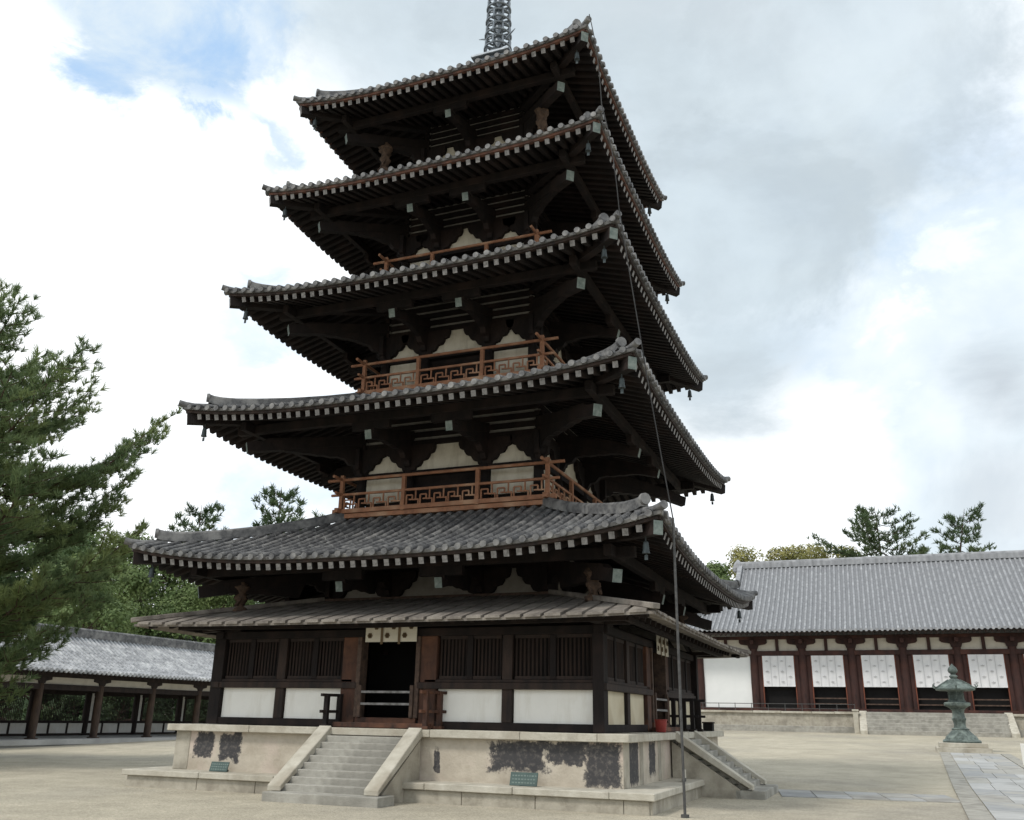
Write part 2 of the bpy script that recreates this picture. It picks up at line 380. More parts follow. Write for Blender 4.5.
# staircases: front (k=0) and right (k=1)
def staircase(k, xc, hw):
    R_ = RZ(k); nst = 8
    z1, z0 = 1.36, .28; y1, y0 = -5.24, -6.72
    mb = MB(R_); mb.box(xc - hw + .1, xc + hw - .1, y0 + .05, y1, G0 - .05, z0 + .02)
    st = mb.build('staircase', M['step'], pagoda)
    mb = MB(R_); mb.box(xc - hw - .10, xc + hw + .30, -7.08, y0 + .25, G0 - .1, .265)
    mb.build('foot_step', M['step'], st, bevel=.01)
    for i in range(nst):
        za = lerp(z0, z1, (i + 1) / (nst + 1)); zb = lerp(z0, z1, i / (nst + 1))
        ya = lerp(y0, y1, i / nst)
        mb = MB(R_); mb.box(xc - hw + .02, xc + hw - .02, ya + .0, min(ya + .36, -5.255), zb - .06, za - .01)
        mb.build('tread', M['step'], st, bevel=.012)
    for s in (-1, 1):
        x0 = xc + s * hw; mb = MB(R_)
        poly = [(y1 - .01, z1 + .06), (y1 - .01, z1 - .14), (y0 - .12, z0 - .015), (y0 - .12, z0 + .09)]
        mb.prism(poly, lambda a, b, d: (x0 + d, a, b), -.17 if s < 0 else -.13, .13 if s < 0 else .17)
        mb.build('stringer', M['slab'], st, bevel=.012)
        mb = MB(R_)
        poly = [(y1 + .1, z1 - .16), (y1 + .1, G0 - .05), (y0 + .15, G0 - .05), (y0 + .15, z0)]
        mb.prism(poly, lambda a, b, d: (x0 + d, a, b), -.10, .10)
        mb.build('side_wall', M['stone'], st)
    return st
staircase(0, -.12, 1.02)
staircase(1, .0, 1.05)

# ---- skirt storey (lean-to wall round the core)
SH = 4.57; ZF = 1.39
def skirt_side(k):
    R_ = RZ(k); xo = -.12 if k == 0 else 0
    mb = MB(R_); mb.box(-SH + .12, -.75 + xo, -SH + .12, -SH + .20, ZF, 3.5); mb.box(.75 + xo, SH - .12, -SH + .12, -SH + .20, ZF, 3.5); mb.box(-.75 + xo, .75 + xo, -SH + .12, -SH + .2, 3.22, 3.5)
    w = mb.build('skirt_wall', M['wood'], pagoda)
    mb = MB(R_)
    for a, b in ((-SH, -.7 + xo), (.7 + xo, SH)):
        mb.box(a, b, -SH - .05, -SH + .12, ZF, ZF + .15)
    mb.build('sill_beam', M['wood'], w, bevel=.008)
    mb = MB(R_)
    for a, b in ((-SH - .12, -.72 + xo), (.72 + xo, SH + .12)):
        mb.box(a, b, -SH - .10, -SH + .12, 2.17, 2.30)
        mb.box(a + .15, b - .15, -SH - .06, -SH + .12, 2.30, 2.36)
    mb.build('rail_beam', M['lattice'], w, bevel=.008)
    mb = MB(R_); mb.box(-SH - .15, SH + .15, -SH - .08, -SH + .12, 3.24, 3.40)
    mb.build('head_beam', M['wood'], w, bevel=.008)
    posts = [-SH, -2.72 + xo, 2.72 + xo]
    for x in posts:
        mb = MB(R_); hw = .15 if abs(x) > 4 else .11
        mb.box(x - hw, x + hw, -SH - .045 - (.03 if abs(x) > 4 else 0), -SH + .15, ZF + .15 if abs(x) < 4 else ZF, 3.24)
        mb.build('post', M['lattice'] if abs(x) < 4 else M['wood'], w, bevel=.008)
    # small bracket on the corner post
    mb = MB(R_); mb.box(-SH - .55, -SH + .55, -SH - .09, -SH + .09, 3.405, 3.50); mb.box(-SH - .09, -SH + .09, -SH - .62, -SH - .1, 3.405, 3.50)
    mb.build('corner_bracket', [M['wood']], w, bevel=.006)
    for a, b in ((-SH + .17, -2.85 + xo), (-2.59 + xo, -1.16 + xo), (1.16 + xo, 2.59 + xo), (2.85 + xo, SH - .17)):
        mb = MB(R_); mb.box(a, b, -SH + .03, -SH + .115, ZF + .15, 2.17)
        mb.build('plaster_panel', M['white'] if k == 0 else M['white_shade'], w)  # every side but the front takes the shaded copy of the white
        mid = (a + b) / 2
        for c, d in ((a + .02, mid - .07), (mid + .07, b - .02)):
            mb = MB(R_)
            mb.box(c, d, -SH + .0, -SH + .06, 2.365, 2.43); mb.box(c, d, -SH + .0, -SH + .06, 3.17, 3.235)
            n = int((d - c) / .085)
            for i in range(n + 1):
                x = c + .02 + (d - c - .04) * i / n
                mb.prism([(-.022, 0), (0, -.022), (.022, 0), (0, .022)], lambda p, q, z: (x + p, -SH + .03 + q, z), 2.43, 3.17)
            mb.build('lattice_window', M['lattice'], w)
        mb = MB(R_); mb.box(mid - .065, mid + .065, -SH - .02, -SH + .118, 2.365, 3.235)
        mb.build('mullion', M['wood'], w, bevel=.006)
    # doorway
    mb = MB(R_); mb.box(-.72 + xo, .72 + xo, -SH - .10, -SH + .25, ZF, ZF + .2)
    d = mb.build('doorway', M['redwood'], pagoda, bevel=.01)
    mb = MB(R_); mb.box(-1.1 + xo, 1.1 + xo, -SH - .35, -SH - .12, ZF, ZF + .1); mb.build('threshold', M['redwood'], d, bevel=.01)
    for s in (-1, 1):
        mb = MB(R_); a, b = sorted((s * .76, s * 1.14)); mb.box(a + xo, b + xo, -SH - .06, -SH + .2, ZF, 3.24); mb.build('jamb', M['redwood'], d, bevel=.012)
        mb = MB(R_); a, b = sorted((s * .66, s * .758)); mb.box(a + xo, b + xo, -SH - .1, -SH + .2, ZF + .2, 3.24); mb.build('inner_jamb', M['rail'], d, bevel=.008)
        mb = MB(R_); a, b = sorted((s * .58, s * .656)); mb.box(a + xo, b + xo, -SH - .14, -SH - .06, ZF + .2, 2.24); mb.build('gate_post', M['rail'], d, bevel=.006)
    for z in (1.84, 2.08):
        mb = MB(R_); mb.box(-.58 + xo, .58 + xo, -SH - .13, -SH - .08, z, z + .045); mb.build('gate_rail', M['pale_end'], d)
    # near-black sheet: the shade of the room behind the opening, as colour
    mb = MB(R_); mb.box(-1.6, 1.6, -2.9, -2.82, ZF, 3.6); mb.build('unlit_room_sheet', M['dark'], d)
for k in range(4): skirt_side(k)
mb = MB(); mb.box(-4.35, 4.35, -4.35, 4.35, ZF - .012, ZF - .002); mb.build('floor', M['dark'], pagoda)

# ---- skirt roof of boards
def skirt_roof():
    A, T = 5.96, 2.95; ze, zt_ = 3.44, 4.22
    def P(k, u, d, h=0):
        z = lerp(ze, zt_, d / (A - T)) + .05 * min(1, abs(u) / (A - d)) ** 4 * (1 - d / (A - T)) + h
        return RZ(k) @ Vector((u, -A + d, z))
    mb = MB()
    for k in range(4):
        n = 12
        for i in range(n):
            u0, u1 = lerp(-1, 1, i / n), lerp(-1, 1, (i + 1) / n)
            q = []
            for h in (0, -.05):
                q += [P(k, u0 * A, 0, h), P(k, u1 * A, 0, h), P(k, u1 * T, A - T, h), P(k, u0 * T, A - T, h)]
            mb.add(q, [(0, 1, 2, 3), (7, 6, 5, 4), (0, 4, 5, 1)])
    ro = mb.build('skirt_roof', M['board'], pagoda)
    mb = MB()
    for k in range(4):
        sp = .405; n = int(A / sp)
        for i in range(-n, n + 1):
            uc = i * sp + random.uniform(-.012, .012); hw = .158 + random.uniform(-.008, .008)
            th = .045 + random.uniform(0, .012); ov = .05 + random.uniform(-.015, .02)
            dm0 = min(A - T, A - abs(uc - hw)); dm1 = min(A - T, A - abs(uc + hw))
            if min(dm0, dm1) < .12: continue
            q = [P(k, uc - hw, -ov, .0), P(k, uc + hw, -ov, .0), P(k, uc + hw, dm1, .0), P(k, uc - hw, dm0, .0)]
            q += [p + Vector((0, 0, th)) for p in q]
            mb.add(q, [(4, 5, 6, 7), (0, 4, 7, 3), (1, 2, 6, 5), (0, 1, 5, 4), (3, 7, 6, 2), (0, 3, 2, 1)])
    tag(mb.build('roof_board', M['board'], ro), kind='stuff')
    for k in range(4):
        mb = MB(); pts = [P(k, A - d, d, .04) for d in (-.05, .8, 1.6, 2.4, A - T)]
        mb.sweep(pts, .16, .10); mb.build('hip_batten', M['board'], ro, bevel=.01)
    mb = MB()
    for k in range(4):
        for i in range(-13, 14):
            u = i * .44
            d1 = min(A - 4.35, A - abs(u))
            if d1 > .2: mb.sweep([P(k, u, .42, -.055), P(k, u, d1, -.055)], .09, .1, drop=1)
    tag(mb.build('rafter', M['wood'], ro), kind='stuff')
    mb = MB()
    for k in range(4): mb.sweep([P(k, -A + .7, .7, -.155), P(k, 0, .7, -.155), P(k, A - .7, .7, -.155)], .1, .1, drop=1)
    mb.build('eave_beam', M['wood'], ro)
    mb = MB()
    for k in range(4): mb.M = RZ(k); mb.box(-T - .02, T + .02, -T - .06, -T + .1, zt_ - .05, zt_ + .09)
    mb.M = None
    mb.build('top_ledge', M['rail'], ro)
skirt_roof()

# ---- tiled roofs
SL = .30
class Roof:
    def __init__(s, A, T, zt, zc, ztop, body, purl): s.A, s.T, s.zt, s.zc, s.ztop, s.body, s.purl = A, T, zt, zc, ztop, body, purl
    def up(s, q, d): return (s.zc - s.zt) * min(1, abs(q)) ** 3 * max(0, 1 - d / (s.A - s.T)) ** 1.5
    def top(s, u, d):
        t = d / (s.A - s.T); w = max(.05, s.A - d)
        return s.zt - .09 + (s.ztop - s.zt + .09) * (.72 * t + .28 * t * t) + s.up(u / w, d)
    def soff(s, u, d):
        w = max(.05, s.A - d)
        return s.zt - .255 + SL * d + s.up(u / w, d)
    @property
    def ptail(s): return s.soff(0, s.A - s.purl) - .13 - .22 - .36
ROOFS = [Roof(6.23, 2.55, 4.86, 5.35, 6.38, 2.80, 4.95), Roof(5.71, 2.35, 8.48, 8.83, 9.66, 2.45, 4.45), Roof(5.26, 2.05, 11.80, 12.12, 12.90, 2.15, 3.95),
         Roof(4.77, 1.75, 15.06, 15.33, 15.98, 1.88, 3.57), Roof(4.38, .45, 18.12, 18.43, 21.3, 1.55, 3.20)]
RAFTER_LEFT = [100]
def tiled_roof(ri):
    r = ROOFS[ri]; A, T = r.A, r.T; D = A - T
    mb = MB()
    NS, NT = 20, 8
    for k in range(4):
        R_ = RZ(k); vs = []
        for j in range(NT + 1):
            d = D * j / NT
            for i in range(NS + 1):
                q = lerp(-1, 1, i / NS); u = q * (A - d)
                vs.append(R_ @ Vector((u, -(A - d), r.top(u, d))))
        fs = [(j * (NS + 1) + i, j * (NS + 1) + i + 1, (j + 1) * (NS + 1) + i + 1, (j + 1) * (NS + 1) + i) for j in range(NT) for i in range(NS)]
        mb.add(vs, fs)
        # pan-tile lip
        vs = []
        for i in range(NS + 1):
            u = lerp(-A, A, i / NS); z = r.top(u, 0)
            vs += [R_ @ Vector((u, -A, z)), R_ @ Vector((u, -A + .02, z - .06)), R_ @ Vector((u * .97, -A + .2, z - .07))]
        mb.add(vs, [(3 * i + j, 3 * i + 3 + j, 3 * i + 4 + j, 3 * i + 1 + j) for i in range(NS) for j in range(2)])
        # tile rolls
        sp = .272; n = int((A - .06) / sp)
        for i in range(-n, n + 1):
            u = i * sp
            dm = min(D, A - abs(u))
            nt_ = max(1, int(dm / .30))
            vs = []; fs = []; C = 6
            rows = []
            for j in range(nt_):
                d0 = dm * j / nt_; d1 = dm * (j + 1) / nt_
                if j == 0: d0 = -.05
                jt = random.uniform(-.008, .008)
                for dd, rad in ((d0, .073), (d1, .062)):
                    z = r.top(u, max(0, dd)) + (.25 * min(0, dd))
                    row = []
                    for c in range(C + 1):
                        a = pi * c / C
                        row.append(R_ @ Vector((u + jt - cos(a) * rad, -(A - dd), z + .012 + sin(a) * rad * 1.05)))
                    rows.append(row)
            for row in rows: vs += row
            for j in range(len(rows) - 1):
                for c in range(C):
                    fs.append((j * (C + 1) + c, j * (C + 1) + c + 1, (j + 1) * (C + 1) + c + 1, (j + 1) * (C + 1) + c))
            mb.add(vs, fs)
            z = r.top(u, 0) - .012
            disc = [R_ @ Vector((u + cos(t) * .070, -A - .052, z + .012 + sin(t) * .070)) for t in [2 * pi * q / 10 for q in range(10)]]
            disc2 = [R_ @ Vector((u + cos(t) * .070, -A + .03, z + .012 + sin(t) * .070)) for t in [2 * pi * q / 10 for q in range(10)]]
            mb.add(disc + disc2, [tuple(range(9, -1, -1))] + [(q, (q + 1) % 10, (q + 1) % 10 + 10, q + 10) for q in range(10)])
    ro = mb.build('tiled_roof', M['tile'], pagoda)
    # hip ridges
    for k in range(4):
        R_ = RZ(k); mb = MB()
        def hp(d, h=0): return R_ @ Vector((A - d, -(A - d), r.top(A - d, max(0, d)) + h))
        d0 = .42; pts = [hp(lerp(d0, D, t), .03) for t in (0, .03, .08, .16, .3, .5, .7, .85, 1)]
        pts[0].z += .09; pts[1].z += .05; pts[2].z += .02
        mb.sweep(pts, .17, .18)
        p2 = [p + Vector((0, 0, .17)) for p in pts]
        mb.tube(p2, .07, 8)
        c = pts[0] + Vector((0, 0, .14)); dv = (R_ @ Vector((1, -1, 0))).normalized()
        mb.cyl(c - dv * .02, c + dv * .05, .12, .11, 10)
        pts = [hp(d, .02) for d in (-.06, .05, .2, .45, .6)]
        pts[0].z += .06; pts[1].z += .03
        mb.tube(pts, [.082, .08, .08, .085, .085], 8)
        mb.build('hip_ridge', M['tile'], ro, smooth=50)
    # eave board
    for k in range(4):
        R_ = RZ(k); mb = MB()
        pts = [R_ @ Vector((u, -(A - .11), r.top(u, 0) - .065)) for u in [lerp(-A + .11, A - .11, i / 24) for i in range(25)]]
        mb.sweep(pts, .10, .06, drop=1)
        mb.build('eave_board', M['eaveboard'] if ri > 2 else M['lattice'], ro)
    # soffit
    mb = MB()
    for k in range(4):
        R_ = RZ(k); Di = A - r.body + .1; vs = []
        for j in range(6):
            d = lerp(.1, Di, j / 5)
            for i in range(NS + 1):
                u = lerp(-1, 1, i / NS) * (A - d); vs.append(R_ @ Vector((u, -(A - d), r.soff(u, d) + .012)))
        mb.add(vs, [(j * (NS + 1) + i, (j + 1) * (NS + 1) + i, (j + 1) * (NS + 1) + i + 1, j * (NS + 1) + i + 1) for j in range(5) for i in range(NS)])
    mb.build('soffit', M['wood'], ro)
    # rafters
    rest = MB()
    sp = .262; n = int((A - .3) / sp)
    for k in range(4):
        R_ = RZ(k)
        for i in range(-n, n + 1):
            u = i * sp; dm = min(A - r.body, A - abs(u) - .06)
            if dm < .2: continue
            pts = [R_ @ Vector((u, -(A - d), r.soff(u, d))) for d in (.10, lerp(.10, dm, .25), lerp(.10, dm, .6), dm)]
            one = k == 0 and RAFTER_LEFT[0] > 0 and ri < 3
            t = MB() if one else rest
            t.sweep(pts, .115, .135, end0=1, drop=1)
            if one:
                RAFTER_LEFT[0] -= 1; t.build('rafter', [M['wood'], M['pale_end']], ro)
    tag(rest.build('rafter', [M['wood'], M['pale_end']], ro), kind='stuff')
    for k in range(4):
        R_ = RZ(k); mb = MB()
        pts = [R_ @ Vector((A - d, -(A - d), r.soff(A - d, d) - .02)) for d in (.10, .5, 1.0, 1.8, A - r.body)]
        mb.sweep(pts, .20, .26, end0=1, drop=1)
        mb.build('corner_rafter', [M['wood'], M['green_end'] if k == 0 else M['pale_end']], ro)
    # purlins
    for k in range(4):
        mb = MB(RZ(k)); z = r.soff(0, A - r.purl) - .13
        mb.box(-r.purl - .45, r.purl + .45, -r.purl - .08, -r.purl + .08, z - .22 - .002 * k, z - .002 * k)
        mb.build('purlin', [M['wood']], ro, bevel=.01)
    return ro

def cloud_profile(L, zb, zt):
    pts = [(0, zb - .05), (.18, zb), (.24, zb + .12), (.40, zb + .15), (.50, zb + .27), (.72, zb + .30)]
    H = zt - zb
    n = 3
    o, z = .72, zb + .30
    while o < L - .45:
        o += .14; z = min(z + .12, zt + .02); pts.append((o, z)); o += .22; z += .02; pts.append((o, min(z, zt + .04)))
    return pts
def storey(si, B, half, bays3=True, core=True):
    r = ROOFS[si]; zs = r.soff(0, r.A - half) ; zb = B + 1.07
    mb = MB(); mb.box(-half + .1, half - .1, -half + .1, half - .1, B - .3, zs + .15)
    w = mb.build('storey_wall', M['wood'], pagoda)
    inner = [-.43 * half, .43 * half] if bays3 else [0]
    xs = [-half] + inner + [half]
    L = r.purl - half; zt_ = r.ptail
    for k in range(4):
        R_ = RZ(k)
        for x in xs[:-1]:
            mb = MB(R_); mb.cyl((x, -half, B - .2), (x, -half, zb - .0), .14, .12, 12); mb.build('column', M['wood'], w, smooth=40)
        mb = MB(R_); mb.box(-half - .2, half + .2, -half - .07, -half + .1, zb - .13, zb - .01); mb.build('head_beam', M['wood'], w)
        for i in range(len(xs) - 1):
            a, b = xs[i] + .02, xs[i + 1] - .02
            mb = MB(R_); mb.box(a, b, -half + .03, -half + .09, zb, zb + .655); mb.build('plaster_panel', M['cream'] if si else M['greyplaster'], w)
            if (i != 1 or not bays3) and core:
                mb = MB(R_); mb.box(a + .12, b - .12, -half + .02, -half + .09, B + .3, B + .93); mb.build('plaster_panel', M['cream'], w)
        # stacked beams with plaster strips between
        z = zb + .66; j = 0
        while z < zs - .05:
            mb = MB(R_); mb.box(-half - .1, half + .1, -half - .03, -half + .09, z, z + .13); mb.build('stacked_beam', M['wood'], w)
            if z + .23 < zs:
                mb = MB(R_); mb.box(-half, half, -half + .04, -half + .095, z + .13, z + .22); mb.build('plaster_strip', M['strip'], w)
            z += .22; j += 1
        # cloud brackets: cross pieces along the wall and arms reaching out
        for x in xs:
            corner = abs(x) == half
            mb = MB(R_)
            P = [(.17, 0), (.19, .08), (.30, .11), (.36, .20), (.37, .24), (.50, .27), (.56, .36), (.57, .41), (.68, .45), (.72, .56), (.72, .66)]
            if not bays3: P = [(a * .9, b) for a, b in P]
            li = .26 if corner and x < 0 else 9; lo_ = .26 if corner and x > 0 else 9
            poly = [(-min(a, li), zb + b) for a, b in P][::-1] + [(min(a, lo_), zb + b) for a, b in P]
            mb.prism(poly, lambda a, b, d: (x + a, -half + d, b), -.09 - (.002 if x < 0 else 0), .028)
            if corner and x > 0:
                mb.build('cloud_bracket', M['wood'], w); continue
            if not corner:
                prof = cloud_profile(L, zb + .1, zt_)
                poly = prof + [(L + .02, zt_ + .06), (L - .35, zt_ + .2 + SL * .35), (0, zt_ + .1 + SL * L)]
                mb.prism(poly, lambda a, b, d: (x + d, -half - a, b), -.075, .075)
            mb.build('cloud_bracket', M['wood'], w)
            if not corner:
                mb = MB(R_)
                mb.sweep([(x, -half - L - .14, zt_ + .0), (x, -half - L * .5, zt_ + SL * L * .5), (x, -half, zt_ + SL * L)], .17, .22, end0=1, drop=.5)
                t = mb.build('tail_rafter', [M['wood'], M['green_end']], w)
                mb = MB(R_); mb.box(x - .5, x + .5, -r.purl - .07, -r.purl + .07, zt_ + .16, zt_ + .355); mb.box(x - .12, x + .12, -r.purl - .1, -r.purl + .1, zt_ + .08, zt_ + .17)
                mb.build('cross_arm', M['wood'], w)
        # corner arm at 45 degrees
        mb = MB(R_); s2 = sqrt(.5); LL = L * sqrt(2)
        prof = cloud_profile(LL, zb + .1, zt_)
        poly = prof + [(LL, zt_ + .06), (LL - .35, zt_ + .2 + .1), (0, zt_ + .1 + SL * L)]
        mb.prism(poly, lambda a, b, d: (half + a * s2 + d * s2, -half - a * s2 + d * s2, b), -.09, .09)
        mb.build('corner_bracket', M['wood'], w)
        mb = MB(R_); e = half + L + .10
        mb.sweep([(e, -e, zt_), (half, -half, zt_ + SL * L)], .21, .26, end0=1, drop=.5)
        mb.build('tail_rafter', [M['wood'], M['green_end'] if k in (0, 3) else M['pale_end']], w)
    return w

def balustrade(B, hb):
    mb = MB(); mb.box(-hb, hb, -hb, hb, B - .12, B - .01)
    ba = mb.build('balustrade', M['balc'], pagoda)
    for k in range(4):
        R_ = RZ(k)
        mb = MB(R_); mb.box(-hb - .22, hb + .22, -hb - .05, -hb + .05, B + .0005 * k, B + .11 + .001 * k); mb.build('base_rail', M['balc'], ba, bevel=.006)
        mb = MB(R_); mb.box(-hb - .30, hb + .30, -hb - .03, -hb + .03, B + .46 + .001 * k, B + .52 + .001 * k); mb.build('middle_rail', M['balc'], ba, bevel=.006)
        mb = MB(R_); mb.cyl((-hb - .42, -hb, B + .88 + .002 * k), (hb + .42, -hb, B + .88 + .002 * k), .04, n=8); mb.build('top_rail', M['balc'], ba, smooth=40)
        px = [-hb, -hb * .36, hb * .36]
        for x in px:
            mb = MB(R_); h = B + 1.0 if x == -hb else B + .85
            mb.box(x - .048, x + .048, -hb - .048, -hb + .048, B - .02, h); mb.build('post', M['balc'], ba, bevel=.006)
        ends = px + [hb]
        for i in range(3):
            a, b = ends[i] + .05, ends[i + 1] - .05
            mb = MB(R_); n = max(2, round((b - a) / .42)); c = (b - a) / n; z0 = B + .11; hh = .35
            def V(x, p, q): mb.box(x - .017, x + .017, -hb - .017, -hb + .017, z0 + p * hh, z0 + q * hh)
            def H(p, q, z): mb.box(p, q, -hb - .0165, -hb + .0165, z0 + z * hh - .017, z0 + z * hh + .017)
            for j in range(n):
                x = a + c * j
                V(x + c * .12, 0, .68); H(x + c * .12, x + c * .55, .68); V(x + c * .55, .36, .68); H(x + c * .3, x + c * .55, .36)
                V(x + c * .78, .34, 1); H(x + c * .55, x + c * 1.0, .34); V(x + c * .98, 0, .34)
            mb.build('fret_panel', M['balc'], ba)
    return ba

BF = [3.18, 6.47, 9.74, 12.96, 16.05]
HB = [None, 2.80, 2.55, 2.27, None]
for i in range(5):
    tiled_roof(i)
    storey(i, BF[i], ROOFS[i].body, bays3=(i < 4), core=(0 < i < 4))
    if HB[i]: balustrade(BF[i], HB[i])

# carved struts under corners of first and top roofs
def carved_strut(x, y, z0, z1):
    H = z1 - z0; mb = MB()
    prof = []
    rnd = random.Random(int(x * 77 + y * 31 + z0))
    for j in range(15):
        t = j / 14
        rad = .12 + .035 * sin(t * 17) + (.05 if .62 < t < .85 else 0) + (.03 if t < .15 else 0) - (.05 if t > .93 else 0)
        prof.append((rad, H * t))
    mb.lathe(prof, 12, (x, y, z0), wob=lambda t, j: 1 + .22 * sin(3 * t + j * 1.3) + rnd.uniform(-.08, .08))
    a = atan2(y, x)
    c = Vector((x + cos(a) * .12, y + sin(a) * .12, z0 + H * .72))
    mb.lathe([(.03, -.09), (.085, -.05), (.10, 0), (.08, .06), (.03, .09)], 8, c)
    for s in (-1, 1):
        pa = Vector((x - sin(a) * .11 * s, y + cos(a) * .11 * s, z0 + H * .5)); mb.cyl(pa, pa + Vector((cos(a) * .12, sin(a) * .12, -H * .28)), .045, .03, 6)
        mb.cyl(pa + Vector((0, 0, H * .28)), pa + Vector((cos(a) * -.03, sin(a) * -.03, H * .42)), .03, .008, 5)
    return mb.build('carved_strut', M['strut'], pagoda, smooth=60)
for sx, sy in ((1, -1), (-1, -1), (1, 1)):
    carved_strut(4.35 * sx, 4.35 * sy, 3.86, 4.62)
    carved_strut(2.45 * sx, 2.45 * sy, 16.6, 17.75)

# finial
mb = MB(); mb.box(-.55, .55, -.55, .55, 21.1, 21.7); mb.box(-.66, .66, -.66, .66, 21.7, 21.8)
fin = mb.build('finial', M['ironwork'], pagoda, bevel=.02)
mb = MB(); mb.lathe([(.5, 21.8), (.5, 21.9), (.42, 22.05), (.22, 22.15), (.3, 22.2)], 20); mb.build('inverted_bowl', M['ironwork'], fin, smooth=40)
mb = MB(); mb.cyl((0, 0, 22.1), (0, 0, 28.6), .13, .06, 12); mb.build('mast', M['ironwork'], fin, smooth=40)
for i in range(9):
    z = 22.32 + .54 * i; R0 = .44 - .018 * i; mb = MB()
    for zz, rr in ((0, R0), (.30, R0 * .92)):
        mb.tube([(rr * cos(2 * pi * q / 24), rr * sin(2 * pi * q / 24), z + zz) for q in range(25)], .035, 6)
    for q in range(8):
        t = 2 * pi * q / 8
        mb.cyl((.1 * cos(t), .1 * sin(t), z + .03), (R0 * cos(t), R0 * sin(t), z + .03), .03, n=6)
        mb.cyl((R0 * cos(t), R0 * sin(t), z), (R0 * .9 * cos(t), R0 * .9 * sin(t), z + .32), .035, n=6)
    mb.cyl((0, 0, z - .08), (0, 0, z + .10), .17, .17, 12)
    mb.build('ring', M['ironwork'], fin, smooth=40)
for i, t in enumerate((2.8, -.5)):   # sickle blades fixed at the foot of the rings
    mb = MB(); z = 22.6 if i else 23.0
    pts = [(cos(t) * (.4 + q * .12), sin(t) * (.4 + q * .12), z - .1 + (.35 if not i else .12) * (q / 4) ** .6) for q in range(5)]
    mb.tube(pts, [.04, .035, .03, .022, .01], 6); mb.build('sickle', M['ironwork'], fin)
mb = MB(); mb.lathe([(.05, 27.3), (.25, 27.6), (.32, 28.0), (.1, 28.5), (.14, 28.6), (.16, 28.75), (.08, 28.95), (.01, 29.05)], 12); mb.build('flame_ornament', M['ironwork'], fin, smooth=50)

# wind bells hanging under the roof corners
ORD = ['first', 'second', 'third', 'fourth', 'topmost']
bell0 = None
for i, r in enumerate(ROOFS):
    for nm, sx, sy in (('near', 1, -1), ('left', -1, -1), ('far right', 1, 1), ('hidden back', -1, 1)):
        if nm == 'hidden back': continue
        e = r.A - .42; z = r.soff(r.A - .42, .42) - .28
        lab = {'near': 'small bronze wind bell under the near corner of the %s main roof', 'left': 'small bronze wind bell under the left corner of the %s main roof', 'far right': 'small bronze wind bell under the far right corner of the %s main roof'}[nm] % (ORD[i] if i in (0, 4) else ORD[i] )
        if bell0 is None:
            bell0 = empty('wind_bell', (e * sx, e * sy, z), lab, 'wind bell', 'bronze wind bells under the eave corners')
            o = Vector((e * sx, e * sy, z))
            mb = MB(); mb.lathe([(.02, -.08), (.045, -.10), (.055, -.16), (.062, -.26), (.075, -.31), (.062, -.31)], 10, o); mb.build('bell_body', M['bell'], bell0, smooth=40)
            mb = MB(); mb.cyl(o + Vector((0, 0, .06)), o + Vector((0, 0, -.11)), .012, n=6); mb.build('hanger', M['bell'], bell0)
            mb = MB(); mb.box(o.x - .03, o.x + .03, o.y - .006, o.y + .006, o.z - .43, o.z - .34); mb.cyl(o + Vector((0, 0, -.35)), o + Vector((0, 0, -.24)), .008, n=5); mb.build('clapper', M['bell'], bell0)
        else:
            copy_tree(bell0, (e * sx, e * sy, z), label=lab)

# ---- lightning rod pole and its cable
PX, PY = 6.315, -5.72
mb = MB(); mb.cyl((PX, PY, G0 - .05), (PX, PY, 5.2), .024, n=10); mb.cyl((PX, PY, G0 - .02), (PX, PY, G0 + .05), .07, n=10)
tag(mb.build('metal_pole', M['metal'], smooth=40), 'thin grey metal conduit pole standing before the podium corner', 'pole')
def corner_pt(i, out=.07, dz=.1):
    r = ROOFS[i]; return Vector((r.A + out, -r.A - out, r.zc + dz))
pts = []
cps = [corner_pt(4), corner_pt(3), corner_pt(2), Vector((PX, PY, 5.2))]
for i in range(len(cps) - 1):
    n = 14
    for j in range(n):
        t = j / n; p = cps[i].lerp(cps[i + 1], t)
        bow = sin(pi * t) * (.10 if i < 2 else -.36)
        p += Vector((.7, -.7, 0)) * abs(bow) * (1 if i < 2 else .25) + Vector((0, 0, -abs(bow) * 1.6 if i == 2 else 0)); pts.append(p)
pts.append(cps[-1])
mb = MB(); mb.tube(pts, .013, 6)
tag(mb.build('grounding_cable', M['cable'], smooth=60), 'thin dark cable draped down the roof corners to the pole', 'cable')

# ---- small things on the pagoda
def text_obj(name, s, size, loc, rot, m, parent=None):
    cu = bpy.data.curves.new(name, 'FONT'); cu.body = s; cu.size = size; cu.align_x = 'CENTER'; cu.align_y = 'CENTER'; cu.extrude = .001
    o = bpy.data.objects.new(name, cu); COL.objects.link(o); o.rotation_euler = rot; cu.materials.append(m)
    if parent is not None: o.parent = parent; po = ORG[parent.name]; loc = tuple(a - b for a, b in zip(loc, po))
    o.location = loc
    return o
def plaque(x, y, w, h, label):
    t = empty('sign', (x, y, .452), label, 'sign')
    mb = MB(Matrix.Translation((x, y, .455)) @ Matrix.Rotation(radians(-18), 4, 'X'))
    mb.box(-w / 2, w / 2, 0, .025, 0, h); mb.build('board', M['sign'], t, bevel=.005)
    mb = MB(Matrix.Translation((x, y, .455)) @ Matrix.Rotation(radians(-18), 4, 'X'))
    rr = random.Random(3)
    for ln in range(3):
        u = -w * .42
        while u < w * .40:
            l = rr.uniform(.025, .05); mb.box(u, u + l, -.003, .001, h * (.74 - ln * .26) - .012, h * (.74 - ln * .26) + .012); u += l + .02
    mb.build('lettering', M['signink'], t)
    for s in (-1, 1):
        mb = MB(); mb.box(x + s * w * .3 - .02, x + s * w * .3 + .02, y + .03, y + .16, .452, .49); mb.build('foot', M['metal'], t)
